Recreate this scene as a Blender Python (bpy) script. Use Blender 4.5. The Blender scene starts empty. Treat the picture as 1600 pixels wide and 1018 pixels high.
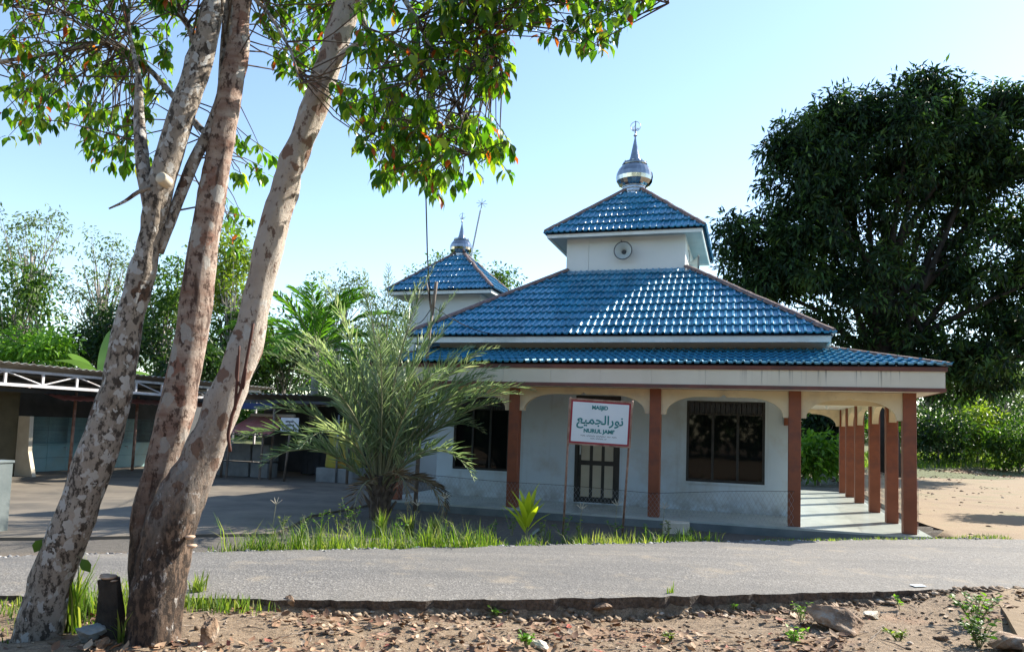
import bpy, bmesh, math, random
import numpy as np
from mathutils import Matrix, Vector
SC = bpy.context.scene
COL = SC.collection
R = math.radians
rng = np.random.default_rng(7)
random.seed(7)

# ------------------------------------------------------------------ camera
F, PITCH, ROLL, PPY, CZ = 1176.275, .0741, .0340, 578.31, 1.74
_c, _s, _cr, _sr = math.cos(PITCH), math.sin(PITCH), math.cos(ROLL), math.sin(ROLL)
CU0 = np.array([0, -_s, _c]); CD = np.array([0, _c, _s])
CR = _cr*np.array([1., 0, 0]) + _sr*CU0
CU = -_sr*np.array([1., 0, 0]) + _cr*CU0
cd_ = bpy.data.cameras.new('camera'); cam = bpy.data.objects.new('camera', cd_); COL.objects.link(cam)
cd_.sensor_fit = 'HORIZONTAL'; cd_.sensor_width = 36; cd_.lens = F/1600*36
cd_.shift_y = (PPY-509)/1600; cd_.clip_start = .05; cd_.clip_end = 2000
cam.matrix_world = Matrix(((CR[0], CU[0], -CD[0], 0), (CR[1], CU[1], -CD[1], 0), (CR[2], CU[2], -CD[2], CZ), (0, 0, 0, 1)))
SC.camera = cam

# ------------------------------------------------------------------ light
SUN_EL, SUN_AZ = R(34.5), math.atan2(.855, .516)      # azimuth clockwise from +Y
world = bpy.data.worlds.new('World'); SC.world = world; world.use_nodes = True
wn = world.node_tree.nodes; wl = world.node_tree.links
sky = wn.new('ShaderNodeTexSky'); sky.sky_type = 'NISHITA'; sky.sun_disc = False
sky.sun_elevation = SUN_EL; sky.sun_rotation = SUN_AZ
sky.air_density = 1.0; sky.dust_density = .2; sky.ozone_density = 1.1; sky.altitude = 100
wl.new(sky.outputs[0], wn['Background'].inputs[0]); wn['Background'].inputs[1].default_value = .127
sl = bpy.data.lights.new('sun', 'SUN'); sun = bpy.data.objects.new('sun', sl); COL.objects.link(sun)
sl.energy = 5.0; sl.angle = R(.5); sl.color = (1, .93, .82)
SV = Vector((math.sin(SUN_AZ)*math.cos(SUN_EL), math.cos(SUN_AZ)*math.cos(SUN_EL), math.sin(SUN_EL)))
sun.rotation_euler = SV.to_track_quat('Z', 'Y').to_euler(); sun.location = SV*60
SC.view_settings.view_transform = 'Standard'; SC.view_settings.look = 'None'
SC.view_settings.exposure = 1.27; SC.view_settings.gamma = 1
SC.render.engine = 'CYCLES'
SC.cycles.use_denoising = True
SC.cycles.max_bounces = 6; SC.cycles.transparent_max_bounces = 8
SC.cycles.sample_clamp_indirect = 6

# ------------------------------------------------------------------ pixel -> place
def ray(x, y): return CD + (x-800)/F*CR + (PPY-y)/F*CU
def pz(x, y, z=0.):
    v = ray(x, y); return np.array([0, 0, CZ]) + (z-CZ)/v[2]*v
def py(x, y, Y):
    v = ray(x, y); return np.array([0, 0, CZ]) + Y/v[1]*v
E0 = np.array([6.891, 13.04]); YAW = -.306
ca, sa = math.cos(YAW), math.sin(YAW)
FZ = .14
def W(a, d, z=0.): return np.array([E0[0]+a*ca-d*sa, E0[1]+a*sa+d*ca, z])

# ------------------------------------------------------------------ object helpers
def link(o, parent=None):
    COL.objects.link(o)
    if parent is not None: o.parent = parent
    return o
def tag(o, label=None, cat=None, group=None, kind=None):
    if label: o['label'] = label
    if cat: o['category'] = cat
    if group: o['group'] = group
    if kind: o['kind'] = kind
    return o
def thing(name, label, cat, loc=(0, 0, 0), rz=0., group=None):
    o = bpy.data.objects.new(name, None); o.empty_display_size = .2
    COL.objects.link(o); o.location = [float(v) for v in loc]; o.rotation_euler = (0, 0, rz)
    return tag(o, label, cat, group)
def site(name, label, cat, a, d, z=0., group=None): return thing(name, label, cat, W(a, d, z), YAW, group)
def npmesh(name, V, faces, mat, parent=None, smooth=False, loc=None):
    V = np.asarray(V, dtype=np.float32); me = bpy.data.meshes.new(name)
    if isinstance(faces, np.ndarray):
        n, k = faces.shape
        me.vertices.add(len(V)); me.vertices.foreach_set('co', V.ravel())
        me.loops.add(n*k); me.loops.foreach_set('vertex_index', faces.astype(np.int32).ravel())
        me.polygons.add(n); me.polygons.foreach_set('loop_start', np.arange(0, n*k, k, dtype=np.int32))
        me.update(calc_edges=True)
    else:
        me.from_pydata(V.tolist(), [], faces); me.update()
    if smooth: me.polygons.foreach_set('use_smooth', np.ones(len(me.polygons), bool))
    me.materials.append(mat)
    o = bpy.data.objects.new(name, me); link(o, parent)
    if loc is not None: o.location = [float(v) for v in loc]
    return o
class MB:
    def __init__(s): s.v = []; s.f = []
    def add(s, vs, fs):
        n = len(s.v); s.v += [tuple(map(float, q)) for q in vs]; s.f += [tuple(i+n for i in f) for f in fs]; return s
    def box(s, x0, x1, y0, y1, z0, z1):
        vs = [(x, y, z) for z in (z0, z1) for y in (y0, y1) for x in (x0, x1)]
        return s.add(vs, [(0, 2, 3, 1), (4, 5, 7, 6), (0, 1, 5, 4), (1, 3, 7, 5), (3, 2, 6, 7), (2, 0, 4, 6)])
    def prism(s, poly, y0, y1):      # polygon in x,z extruded along y
        n = len(poly)
        vs = [(x, y0, z) for x, z in poly] + [(x, y1, z) for x, z in poly]
        return s.add(vs, [tuple(range(n)), tuple(range(2*n-1, n-1, -1))] + [(i, i+n, (i+1) % n+n, (i+1) % n) for i in range(n)])
    def slab(s, poly, z0, z1):       # polygon in x,y extruded along z
        n = len(poly)
        vs = [(x, y, z0) for x, y in poly] + [(x, y, z1) for x, y in poly]
        return s.add(vs, [tuple(range(n-1, -1, -1)), tuple(range(n, 2*n))] + [(i, (i+1) % n, (i+1) % n+n, i+n) for i in range(n)])
    def tube(s, pts, rad, n=8, cap=True, jit=0.):
        P = np.asarray(pts, float); rad = np.broadcast_to(np.asarray(rad, float), (len(P),))
        T = np.gradient(P, axis=0); T /= np.linalg.norm(T, axis=1)[:, None]+1e-9
        up = np.array([0, 0, 1.]) if abs(T[0][2]) < .9 else np.array([0, 1., 0])
        vs = []
        for k in range(len(P)):
            a = np.cross(T[k], up); a /= np.linalg.norm(a)+1e-9; b = np.cross(T[k], a); up = np.cross(a, T[k])
            for i in range(n):
                t = 2*math.pi*i/n; r_ = rad[k]*(1+(random.uniform(-jit, jit) if jit else 0))
                vs.append(P[k]+r_*(math.cos(t)*a+math.sin(t)*b))
        fs = [(k*n+i, k*n+(i+1) % n, (k+1)*n+(i+1) % n, (k+1)*n+i) for k in range(len(P)-1) for i in range(n)]
        if cap: fs += [tuple(range(n-1, -1, -1)), tuple((len(P)-1)*n+i for i in range(n))]
        return s.add(vs, fs)
    def lathe(s, prof, n=24, c=(0, 0, 0)):   # (r,z)
        vs = [(c[0]+r*math.cos(2*math.pi*i/n), c[1]+r*math.sin(2*math.pi*i/n), c[2]+z) for r, z in prof for i in range(n)]
        fs = [(k*n+i, k*n+(i+1) % n, (k+1)*n+(i+1) % n, (k+1)*n+i) for k in range(len(prof)-1) for i in range(n)]
        return s.add(vs, fs)
    def build(s, name, mat, parent=None, smooth=False, off=(0, 0, 0), bevel=0.):
        V = np.array(s.v)-np.array(off, float)
        me = bpy.data.meshes.new(name); me.from_pydata(V.tolist(), [], s.f); me.update()
        if bevel:
            bm = bmesh.new(); bm.from_mesh(me)
            bmesh.ops.bevel(bm, geom=bm.edges[:], offset=bevel, segments=1, affect='EDGES'); bm.to_mesh(me); bm.free()
        if smooth:
            me.polygons.foreach_set('use_smooth', np.ones(len(me.polygons), bool))
        me.materials.append(mat)
        return link(bpy.data.objects.new(name, me), parent)

# ------------------------------------------------------------------ materials
def nodes(name):
    m = bpy.data.materials.new(name); m.use_nodes = True
    nt = m.node_tree; return m, nt.nodes, nt.links, nt.nodes['Principled BSDF']
def ramp(N, L, src, stops):
    r = N.new('ShaderNodeValToRGB'); el = r.color_ramp.elements
    while len(el) < len(stops): el.new(.5)
    for e, (p, c) in zip(el, stops): e.position = p; e.color = (*c, 1) if len(c) == 3 else c
    L.new(src, r.inputs[0]); return r.outputs[0]
def noise(N, L, scale, detail=4, rough=.55, coord='Object', stretch=None, dist=0.):
    t = N.new('ShaderNodeTexCoord'); n = N.new('ShaderNodeTexNoise')
    n.inputs['Scale'].default_value = scale; n.inputs['Detail'].default_value = detail
    n.inputs['Roughness'].default_value = rough; n.inputs['Distortion'].default_value = dist
    if stretch:
        mp = N.new('ShaderNodeMapping'); mp.inputs['Scale'].default_value = stretch
        L.new(t.outputs[coord], mp.inputs[0]); L.new(mp.outputs[0], n.inputs['Vector'])
    else: L.new(t.outputs[coord], n.inputs['Vector'])
    return n.outputs['Fac']
def mix(N, L, fac, a, b, mode='MIX'):
    m = N.new('ShaderNodeMix'); m.data_type = 'RGBA'; m.blend_type = mode
    for i, v in ((0, fac), (6, a), (7, b)):
        if hasattr(v, 'is_output') or isinstance(v, bpy.types.NodeSocket): L.new(v, m.inputs[i])
        else: m.inputs[i].default_value = v if i == 0 else (*v, 1)
    return m.outputs[2]
def bump(N, L, P, h, strength=.3, dist=.02):
    b = N.new('ShaderNodeBump'); b.inputs['Strength'].default_value = strength; b.inputs['Distance'].default_value = dist
    L.new(h, b.inputs['Height']); L.new(b.outputs[0], P.inputs['Normal'])
def surf(name, c1, c2, scale=3., rough=.7, bs=.15, bd=.01, bscale=None, metal=0., detail=5, stretch=None, dirt=None, dscale=1.2, spec=.5):
    m, N, L, P = nodes(name)
    f = noise(N, L, scale, detail, stretch=stretch)
    col = ramp(N, L, f, [(.32, c1), (.68, c2)])
    if dirt:
        g = noise(N, L, dscale, 6, .65)
        col = mix(N, L, ramp(N, L, g, [(.5, (0, 0, 0)), (.72, (1, 1, 1))]), col, dirt)
    L.new(col, P.inputs['Base Color'])
    P.inputs['Roughness'].default_value = rough; P.inputs['Metallic'].default_value = metal
    P.inputs['Specular IOR Level'].default_value = spec
    if bs: bump(N, L, P, noise(N, L, bscale or scale*6, 6, .65), bs, bd)
    return m
def leafmat(name, stops, rough=.5, trans=.45, tint=(1.3, 1.5, .5), spec=.4):
    m, N, L, P = nodes(name)
    g = N.new('ShaderNodeNewGeometry')
    col = ramp(N, L, g.outputs['Random Per Island'], stops)
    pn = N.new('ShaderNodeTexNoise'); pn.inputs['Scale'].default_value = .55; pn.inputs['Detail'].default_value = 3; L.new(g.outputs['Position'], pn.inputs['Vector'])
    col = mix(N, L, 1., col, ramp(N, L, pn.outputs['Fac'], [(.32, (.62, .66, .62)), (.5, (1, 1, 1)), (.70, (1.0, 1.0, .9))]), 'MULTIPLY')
    col = mix(N, L, ramp(N, L, pn.outputs['Fac'], [(.56, (0, 0, 0)), (.74, (.45, .45, .45))]), col, tuple(min(1., k*1.9) for k in stops[-1 if len(stops) < 5 else 2][1]))  # random leaf tone; the lighter patches also stand in for sunlit clumps
    L.new(col, P.inputs['Base Color']); P.inputs['Roughness'].default_value = rough
    P.inputs['Specular IOR Level'].default_value = spec
    t = N.new('ShaderNodeBsdfTranslucent'); L.new(mix(N, L, 1., col, tint, 'MULTIPLY'), t.inputs[0])
    x = N.new('ShaderNodeMixShader'); x.inputs[0].default_value = trans
    L.new(P.outputs[0], x.inputs[1]); L.new(t.outputs[0], x.inputs[2])
    L.new(x.outputs[0], N['Material Output'].inputs[0]); return m

M = {}
M['wall'] = surf('wall_plaster', (.53, .635, .675), (.60, .695, .73), 1.2, .8, .25, .006, 40, dirt=(.45, .47, .43), dscale=.8)
m = M['wall']; N, L = m.node_tree.nodes, m.node_tree.links; P = N['Principled BSDF']; src = P.inputs['Base Color'].links[0].from_socket
t = N.new('ShaderNodeTexCoord'); sp = N.new('ShaderNodeSeparateXYZ'); L.new(t.outputs['Object'], sp.inputs[0])
mr = N.new('ShaderNodeMapRange'); mr.inputs[1].default_value = .55; mr.inputs[2].default_value = .12; L.new(sp.outputs[2], mr.inputs[0])
L.new(mix(N, L, mix(N, L, 1., mr.outputs[0], ramp(N, L, noise(N, L, 5, 7, .7), [(.42, (0, 0, 0)), (.62, (.8, .8, .8))]), 'MULTIPLY'), mix(N, L, ramp(N, L, noise(N, L, 1, 4, .6, stretch=(7, 7, .35)), [(.58, (0, 0, 0)), (.70, (.28, .28, .28))]), src, (.33, .36, .35)), (.24, .23, .19)), P.inputs['Base Color'])
M['tower'] = surf('tower_board', (.62, .64, .60), (.70, .71, .67), 1.0, .75, .1, .004, 30)
M['white'] = surf('white_board', (.66, .70, .66), (.76, .78, .73), 1.5, .6, .1, .003, 20, dirt=(.5, .52, .47))
M['arch'] = surf('cream_paint', (.70, .57, .35), (.78, .65, .42), 1.5, .75, .2, .004, 30, dirt=(.5, .41, .28))
M['ceil'] = surf('ceiling_board', (.66, .62, .52), (.72, .68, .58), 1, .8, .05)
M['brown'] = surf('brown_column_paint', (.21, .060, .024), (.285, .086, .036), 2.2, .6, .2, .005, 25, dirt=(.13, .05, .035), dscale=2)
M['trim'] = surf('brown_trim_paint', (.125, .046, .032), (.19, .07, .048), 3, .65, .2, .004, 25, dirt=(.09, .055, .045), dscale=2.5)
M['dark'] = surf('dark_wood', (.012, .014, .012), (.03, .03, .026), 5, .45, .1)
M['doorpanel'] = surf('door_panel', (.42, .38, .27), (.48, .44, .32), 3, .5, .05)
M['ridge'] = surf('weathered_ridge', (.085, .052, .05), (.30, .20, .17), 4, .75, .4, .01, 20, dirt=(.05, .05, .055), dscale=3)
M['deck'] = surf('roof_deck', (.01, .03, .06), (.015, .04, .07), 3, .6, 0)
M['soffit'] = surf('grey_soffit', (.28, .32, .31), (.36, .39, .37), 2, .8, .1)
M['floor'] = surf('gallery_floor', (.36, .40, .36), (.47, .50, .45), 2.5, .32, .1, .003, 25, dirt=(.27, .30, .26))
M['plinth'] = surf('plinth_cement', (.10, .125, .125), (.17, .195, .19), 2.5, .85, .4, .008, 30)
M['concrete'] = surf('yard_concrete', (.115, .097, .074), (.20, .168, .125), 1.1, .85, .35, .008, 25, dirt=(.075, .068, .056), dscale=.7)
M['cement'] = surf('raw_cement', (.20, .21, .20), (.32, .33, .31), 3, .9, .4, .01, 25)
M['sand'] = surf('sandy_yard', (.20, .14, .08), (.30, .215, .125), .55, .95, .6, .03, 9, dirt=(.135, .125, .055), dscale=.55)
M['steel'] = surf('dome_steel', (.30, .32, .33), (.44, .45, .45), 9, .08, .25, .004, 14, metal=1)
M['galv'] = surf('galvanised_wire', (.32, .34, .35), (.42, .44, .45), 8, .5, 0, metal=.6)
M['rust'] = surf('rusty_steel', (.20, .09, .055), (.42, .27, .20), 7, .7, .3, .003, 40, dirt=(.10, .04, .03), dscale=5)
M['horn'] = surf('grey_horn', (.42, .46, .43), (.52, .55, .51), 4, .45, .05)
M['signw'] = surf('sign_white', (.66, .72, .75), (.74, .78, .80), 2, .4, .03)
M['teal'] = surf('sign_teal', (.0, .17, .18), (.0, .20, .21), 4, .5, 0)
M['red'] = surf('sign_red', (.30, .015, .03), (.36, .02, .04), 4, .5, 0)
M['ink'] = surf('sign_ink', (.02, .025, .03), (.03, .035, .04), 4, .6, 0)
M['bulb'] = surf('bulb_glass', (.75, .75, .7), (.8, .8, .76), 4, .15, 0)
M['tinroof'] = surf('tin_roof', (.20, .20, .18), (.34, .33, .30), 1.5, .6, .2, .006, 14, dirt=(.12, .10, .085), metal=.3)
M['redtin'] = surf('red_tin', (.36, .11, .085), (.46, .18, .15), 2.5, .6, .2, .006, 14, dirt=(.40, .25, .21))
M['shedtile'] = surf('shed_blue_tile', (.20, .36, .37), (.28, .44, .44), 2, .35, .05, dirt=(.25, .33, .28))
M['darkboard'] = surf('dark_board', (.045, .05, .055), (.085, .09, .095), 2, .9, .2)
M['mudwall'] = surf('brown_wall', (.075, .065, .035), (.12, .10, .055), 2, .9, .3)
M['cream'] = surf('cream_post', (.55, .48, .36), (.65, .58, .45), 3, .8, .2)
M['steelwhite'] = surf('truss_steel', (.50, .50, .52), (.62, .60, .60), 4, .5, .1, dirt=(.36, .29, .27), dscale=3)
M['tank'] = surf('tank_plastic', (.42, .40, .06), (.50, .44, .07), 1.4, .45, .05, dirt=(.55, .20, .03), dscale=1.3)
M['bluetarp'] = surf('blue_tarp', (.02, .04, .12), (.03, .06, .18), 3, .6, .2)
M['pole'] = surf('pole_wood', (.10, .075, .055), (.30, .24, .19), 5, .85, .4, .01, 25, stretch=(3, 3, .5))
M['cable'] = surf('cable_black', (.015, .015, .015), (.03, .03, .03), 5, .6, 0)
M['rock'] = surf('brown_rock', (.13, .08, .048), (.38, .25, .155), 6, .9, 1., .03, 16, dirt=(.42, .36, .29), dscale=9)
M['pebble'] = None
m, N, L, P = nodes('pebbles'); g = N.new('ShaderNodeNewGeometry')
L.new(ramp(N, L, g.outputs['Random Per Island'], [(0, (.12, .08, .05)), (.5, (.24, .17, .11)), (.92, (.33, .25, .175)), (1, (.48, .42, .35))]), P.inputs['Base Color']); P.inputs['Roughness'].default_value = .9; M['pebble'] = m
m, N, L, P = nodes('gravel_grey'); g = N.new('ShaderNodeNewGeometry')
L.new(ramp(N, L, g.outputs['Random Per Island'], [(0, (.06, .06, .065)), (.6, (.20, .20, .20)), (1, (.42, .42, .41))]), P.inputs['Base Color']); P.inputs['Roughness'].default_value = .9; M['gravel'] = m
m, N, L, P = nodes('fallen_leaves'); g = N.new('ShaderNodeNewGeometry')
L.new(ramp(N, L, g.outputs['Random Per Island'], [(0, (.07, .035, .02)), (.4, (.20, .105, .055)), (.75, (.36, .23, .135)), (.94, (.48, .37, .26)), (1, (.33, .05, .025))]), P.inputs['Base Color']); P.inputs['Roughness'].default_value = .8; M['litter'] = m
# blue glazed tiles
m, N, L, P = nodes('blue_tile'); oi = N.new('ShaderNodeObjectInfo'); gp = N.new('ShaderNodeNewGeometry')
def wnoise(scale, detail=5, rough=.6, st=(1, 1, 1)):
    mp = N.new('ShaderNodeMapping'); mp.inputs['Scale'].default_value = st; n = N.new('ShaderNodeTexNoise'); n.inputs['Scale'].default_value = scale; n.inputs['Detail'].default_value = detail; n.inputs['Roughness'].default_value = rough
    L.new(gp.outputs['Position'], mp.inputs[0]); L.new(mp.outputs[0], n.inputs['Vector']); return n.outputs['Fac']
c = ramp(N, L, oi.outputs['Random'], [(0, (.014, .165, .29)), (.5, (.022, .215, .36)), (1, (.036, .26, .42))])
c = mix(N, L, ramp(N, L, wnoise(1.1, 6), [(.40, (0, 0, 0)), (.75, (.55, .55, .55))]), c, (.09, .30, .42))
c = mix(N, L, ramp(N, L, wnoise(9, 7, .7, (1, 1, .5)), [(.52, (0, 0, 0)), (.70, (.65, .65, .65))]), c, (.03, .055, .07))
L.new(c, P.inputs['Base Color']); L.new(ramp(N, L, wnoise(7, 5), [(.35, (.22, .22, .22)), (.7, (.48, .48, .48))]), P.inputs['Roughness']); P.inputs['Specular IOR Level'].default_value = 1.0
bump(N, L, P, wnoise(28, 4), .15, .004); M['tile'] = m
# dark glass
m, N, L, P = nodes('window_glass'); P.inputs['Base Color'].default_value = (.006, .008, .008, 1); P.inputs['Roughness'].default_value = .03
P.inputs['Specular IOR Level'].default_value = .2; bump(N, L, P, noise(N, L, 1.2, 2), .03, .02); M['glass'] = m
# fascia with dark rain streaks
m, N, L, P = nodes('fascia_cream'); 
c = ramp(N, L, noise(N, L, 1.5, 5), [(.3, (.66, .60, .46)), (.7, (.75, .69, .55))])
t = N.new('ShaderNodeTexCoord'); sp = N.new('ShaderNodeSeparateXYZ'); L.new(t.outputs['Object'], sp.inputs[0])
def mth(op, a, b=None, c_=None):
    n = N.new('ShaderNodeMath'); n.operation = op
    for i, v in enumerate((a, b, c_)):
        if v is None: continue
        if isinstance(v, bpy.types.NodeSocket): L.new(v, n.inputs[i])
        else: n.inputs[i].default_value = v
    return n.outputs[0]
st = noise(N, L, 1, 3, .6, stretch=(16, 16, .25))
k = ramp(N, L, st, [(.56, (0, 0, 0)), (.64, (1, 1, 1))])
top = mth('MULTIPLY', mth('SUBTRACT', sp.outputs[2], 2.60), 3.6)
rt = mth('MULTIPLY_ADD', sp.outputs[0], .28, 1.05)
fac = mth('MINIMUM', mth('MULTIPLY', mth('MULTIPLY', k, top), rt), 1.); fac = mth('MAXIMUM', fac, 0)
L.new(mix(N, L, fac, c, (.06, .055, .05)), P.inputs['Base Color']); P.inputs['Roughness'].default_value = .75; M['fascia'] = m
# asphalt
m, N, L, P = nodes('old_asphalt')
t = N.new('ShaderNodeTexCoord'); vo = N.new('ShaderNodeTexVoronoi'); vo.inputs['Scale'].default_value = 60; L.new(t.outputs['Object'], vo.inputs['Vector'])
c = ramp(N, L, vo.outputs['Color'], [(0, (.065, .063, .06)), (.45, (.125, .118, .11)), (.8, (.21, .198, .18)), (1, (.36, .34, .31))])
c = mix(N, L, ramp(N, L, noise(N, L, .6, 5, .6), [(.35, (.1, .1, .1)), (.7, (.6, .6, .6))]), c, (.20, .18, .15))
c = mix(N, L, ramp(N, L, noise(N, L, .8, 6, .65, stretch=(.25, 1.6, 1)), [(.46, (0, 0, 0)), (.66, (.7, .7, .7))]), c, (.085, .083, .08))
c = mix(N, L, ramp(N, L, noise(N, L, 1.6, 7, .7), [(.56, (0, 0, 0)), (.70, (.75, .75, .75))]), c, (.27, .225, .165))
L.new(c, P.inputs['Base Color']); P.inputs['Roughness'].default_value = .9
bump(N, L, P, vo.outputs['Distance'], .45, .010); M['asphalt'] = m
m, N, L, P = nodes('asphalt_edge'); L.new(ramp(N, L, noise(N, L, 30, 5), [(.3, (.045, .036, .028)), (.7, (.16, .12, .09))]), P.inputs['Base Color']); P.inputs['Roughness'].default_value = .95
bump(N, L, P, noise(N, L, 40, 5), 1, .02); M['asphaltedge'] = m
# dirt (ground sheet)
m, N, L, P = nodes('dirt_ground')
c = ramp(N, L, noise(N, L, 14, 8, .72), [(.30, (.115, .08, .046)), (.5, (.265, .185, .112)), (.72, (.41, .31, .205))])
c = mix(N, L, ramp(N, L, noise(N, L, .9, 4, .6), [(.55, (0, 0, 0)), (.72, (.7, .7, .7))]), c, (.34, .165, .085))
c = mix(N, L, ramp(N, L, noise(N, L, 70, 6, .75), [(.36, (.85, .85, .85)), (.5, (0, 0, 0))]), c, (.075, .055, .04))
c = mix(N, L, ramp(N, L, noise(N, L, 95, 4, .7), [(.58, (0, 0, 0)), (.68, (.7, .7, .7))]), c, (.52, .45, .37))
c2 = mix(N, L, noise(N, L, 3, 5), (.05, .075, .02), (.16, .16, .06))
t = N.new('ShaderNodeTexCoord'); sp = N.new('ShaderNodeSeparateXYZ'); L.new(t.outputs['Object'], sp.inputs[0])
far = N.new('ShaderNodeMapRange'); far.inputs[1].default_value = 24; far.inputs[2].default_value = 34; L.new(sp.outputs[1], far.inputs[0])
ny2 = N.new('ShaderNodeMapRange'); ny2.inputs[1].default_value = 10.2; ny2.inputs[2].default_value = 11.2
xy = N.new('ShaderNodeMath'); xy.operation = 'MULTIPLY_ADD'; L.new(sp.outputs[0], xy.inputs[0]); xy.inputs[1].default_value = -.26; L.new(sp.outputs[1], xy.inputs[2]); L.new(xy.outputs[0], ny2.inputs[0])
c = mix(N, L, ny2.outputs[0], c, mix(N, L, noise(N, L, 8, 7, .7), (.055, .05, .042), (.16, .14, .115)))
L.new(mix(N, L, far.outputs[0], c, c2), P.inputs['Base Color']); P.inputs['Roughness'].default_value = .95
bump(N, L, P, noise(N, L, 26, 8, .75), .9, .03); M['dirt'] = m
# barks
def bark(name, c1, c2, dark, lich, spot, cover=.47, lcell=.62, lscale=13., scell=.75, sscale=8., ring=1., crack=0., foot=None):
    m, N, L, P = nodes(name)
    def cells(scale, sel, rad, stretch=(1, 1, .8)):
        t = N.new('ShaderNodeTexCoord'); mp = N.new('ShaderNodeMapping'); mp.inputs['Scale'].default_value = stretch
        wn_ = N.new('ShaderNodeTexNoise'); wn_.inputs['Scale'].default_value = scale*1.6; wn_.inputs['Detail'].default_value = 4
        mx = N.new('ShaderNodeMix'); mx.data_type = 'RGBA'; mx.blend_type = 'LINEAR_LIGHT'; mx.inputs[0].default_value = .06
        L.new(t.outputs['Object'], mp.inputs[0]); L.new(mp.outputs[0], wn_.inputs['Vector']); L.new(mp.outputs[0], mx.inputs[6]); L.new(wn_.outputs['Color'], mx.inputs[7])
        v = N.new('ShaderNodeTexVoronoi'); v.inputs['Scale'].default_value = scale; L.new(mx.outputs[2], v.inputs['Vector'])
        sx = N.new('ShaderNodeSeparateColor'); L.new(v.outputs['Color'], sx.inputs[0])
        a = ramp(N, L, sx.outputs[0], [(sel, (0, 0, 0)), (sel+.01, (1, 1, 1))]); b = ramp(N, L, v.outputs['Distance'], [(rad, (1, 1, 1)), (rad+.05, (0, 0, 0))])
        return mix(N, L, 1., a, b, 'MULTIPLY')
    c = ramp(N, L, noise(N, L, 3.5, 7, .65, stretch=(1, 1, ring)), [(.32, c1), (.66, c2)])
    c = mix(N, L, cells(sscale, scell, .42), c, spot)
    c = mix(N, L, ramp(N, L, noise(N, L, 24, 8, .7, stretch=(1, 1, .6)), [(cover, (.9, .9, .9)), (cover+.07, (0, 0, 0))]), c, dark)
    if crack: c = mix(N, L, ramp(N, L, noise(N, L, 13, 3, .5, stretch=(1, 1, .12), dist=.5), [(.36, (crack, crack, crack)), (.41, (0, 0, 0))]), c, dark)
    c = mix(N, L, cells(lscale, lcell, .40), c, mix(N, L, noise(N, L, 40, 5, .7), lich, tuple(k*.75 for k in lich)))
    if foot:
        z0, z1 = foot; t = N.new('ShaderNodeTexCoord'); sp = N.new('ShaderNodeSeparateXYZ'); L.new(t.outputs['Object'], sp.inputs[0])
        e = N.new('ShaderNodeMath'); e.operation = 'MULTIPLY_ADD'; L.new(noise(N, L, 3.2, 8, .7, stretch=(1, 1, .35)), e.inputs[0]); e.inputs[1].default_value = -2.2; L.new(sp.outputs[2], e.inputs[2])
        mr = N.new('ShaderNodeMapRange'); mr.inputs[1].default_value = z1-1.1; mr.inputs[2].default_value = z0-1.1; L.new(e.outputs[0], mr.inputs[0])
        fc = ramp(N, L, noise(N, L, 6, 8, .7, stretch=(1, 1, .4)), [(.34, (.06, .038, .025)), (.52, (.20, .13, .085)), (.70, (.38, .28, .21))])
        fc = mix(N, L, cells(20, .80, .36), fc, (.52, .47, .42))
        fc = mix(N, L, ramp(N, L, noise(N, L, 26, 8, .75, stretch=(1, 1, .4)), [(.47, (.9, .9, .9)), (.54, (0, 0, 0))]), fc, (.03, .02, .014))
        c = mix(N, L, mr.outputs[0], c, fc)
    L.new(c, P.inputs['Base Color']); P.inputs['Roughness'].default_value = .88
    bump(N, L, P, noise(N, L, 26, 9, .78, stretch=(1, 1, .5)), 1., .05); return m
M['bark1'] = bark('lichen_bark', (.36, .29, .22), (.56, .49, .41), (.05, .036, .025), (.76, .74, .69), (.17, .10, .065), .44, .42, 15, .82, 7)
M['bark2'] = bark('pale_smooth_bark', (.54, .44, .355), (.68, .605, .52), (.17, .10, .07), (.76, .73, .67), (.33, .20, .14), .38, .70, 8, .62, 9, 1.4, 0, (.7, 1.75))
M['bark3'] = bark('ringed_red_bark', (.32, .165, .11), (.66, .55, .455), (.09, .045, .03), (.68, .64, .58), (.40, .22, .155), .41, .72, 9, .70, 7, 3.2, .8, (.6, 1.5))
M['barkfoot'] = bark('rough_foot_bark', (.20, .13, .085), (.44, .33, .25), (.035, .024, .016), (.58, .53, .47), (.13, .07, .045), .53, .84, 22, .6, 9, .6, .9)
M['barkbg'] = surf('background_bark', (.16, .14, .12), (.34, .31, .28), 4, .9, .3)
M['barkdark'] = surf('dark_bark', (.012, .010, .008), (.03, .025, .02), 4, .9, .4)
M['stumpwood'] = surf('stump_wood', (.025, .022, .017), (.075, .06, .045), 7, .9, .8, .02, 18)
M['mushroom'] = surf('bracket_fungus', (.42, .26, .16), (.60, .44, .32), 6, .8, .2)
M['vine'] = surf('vine_brown', (.06, .02, .013), (.11, .04, .025), 9, .8, .3)
M['twig'] = surf('twig', (.05, .035, .025), (.12, .09, .065), 9, .85, 0)
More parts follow.
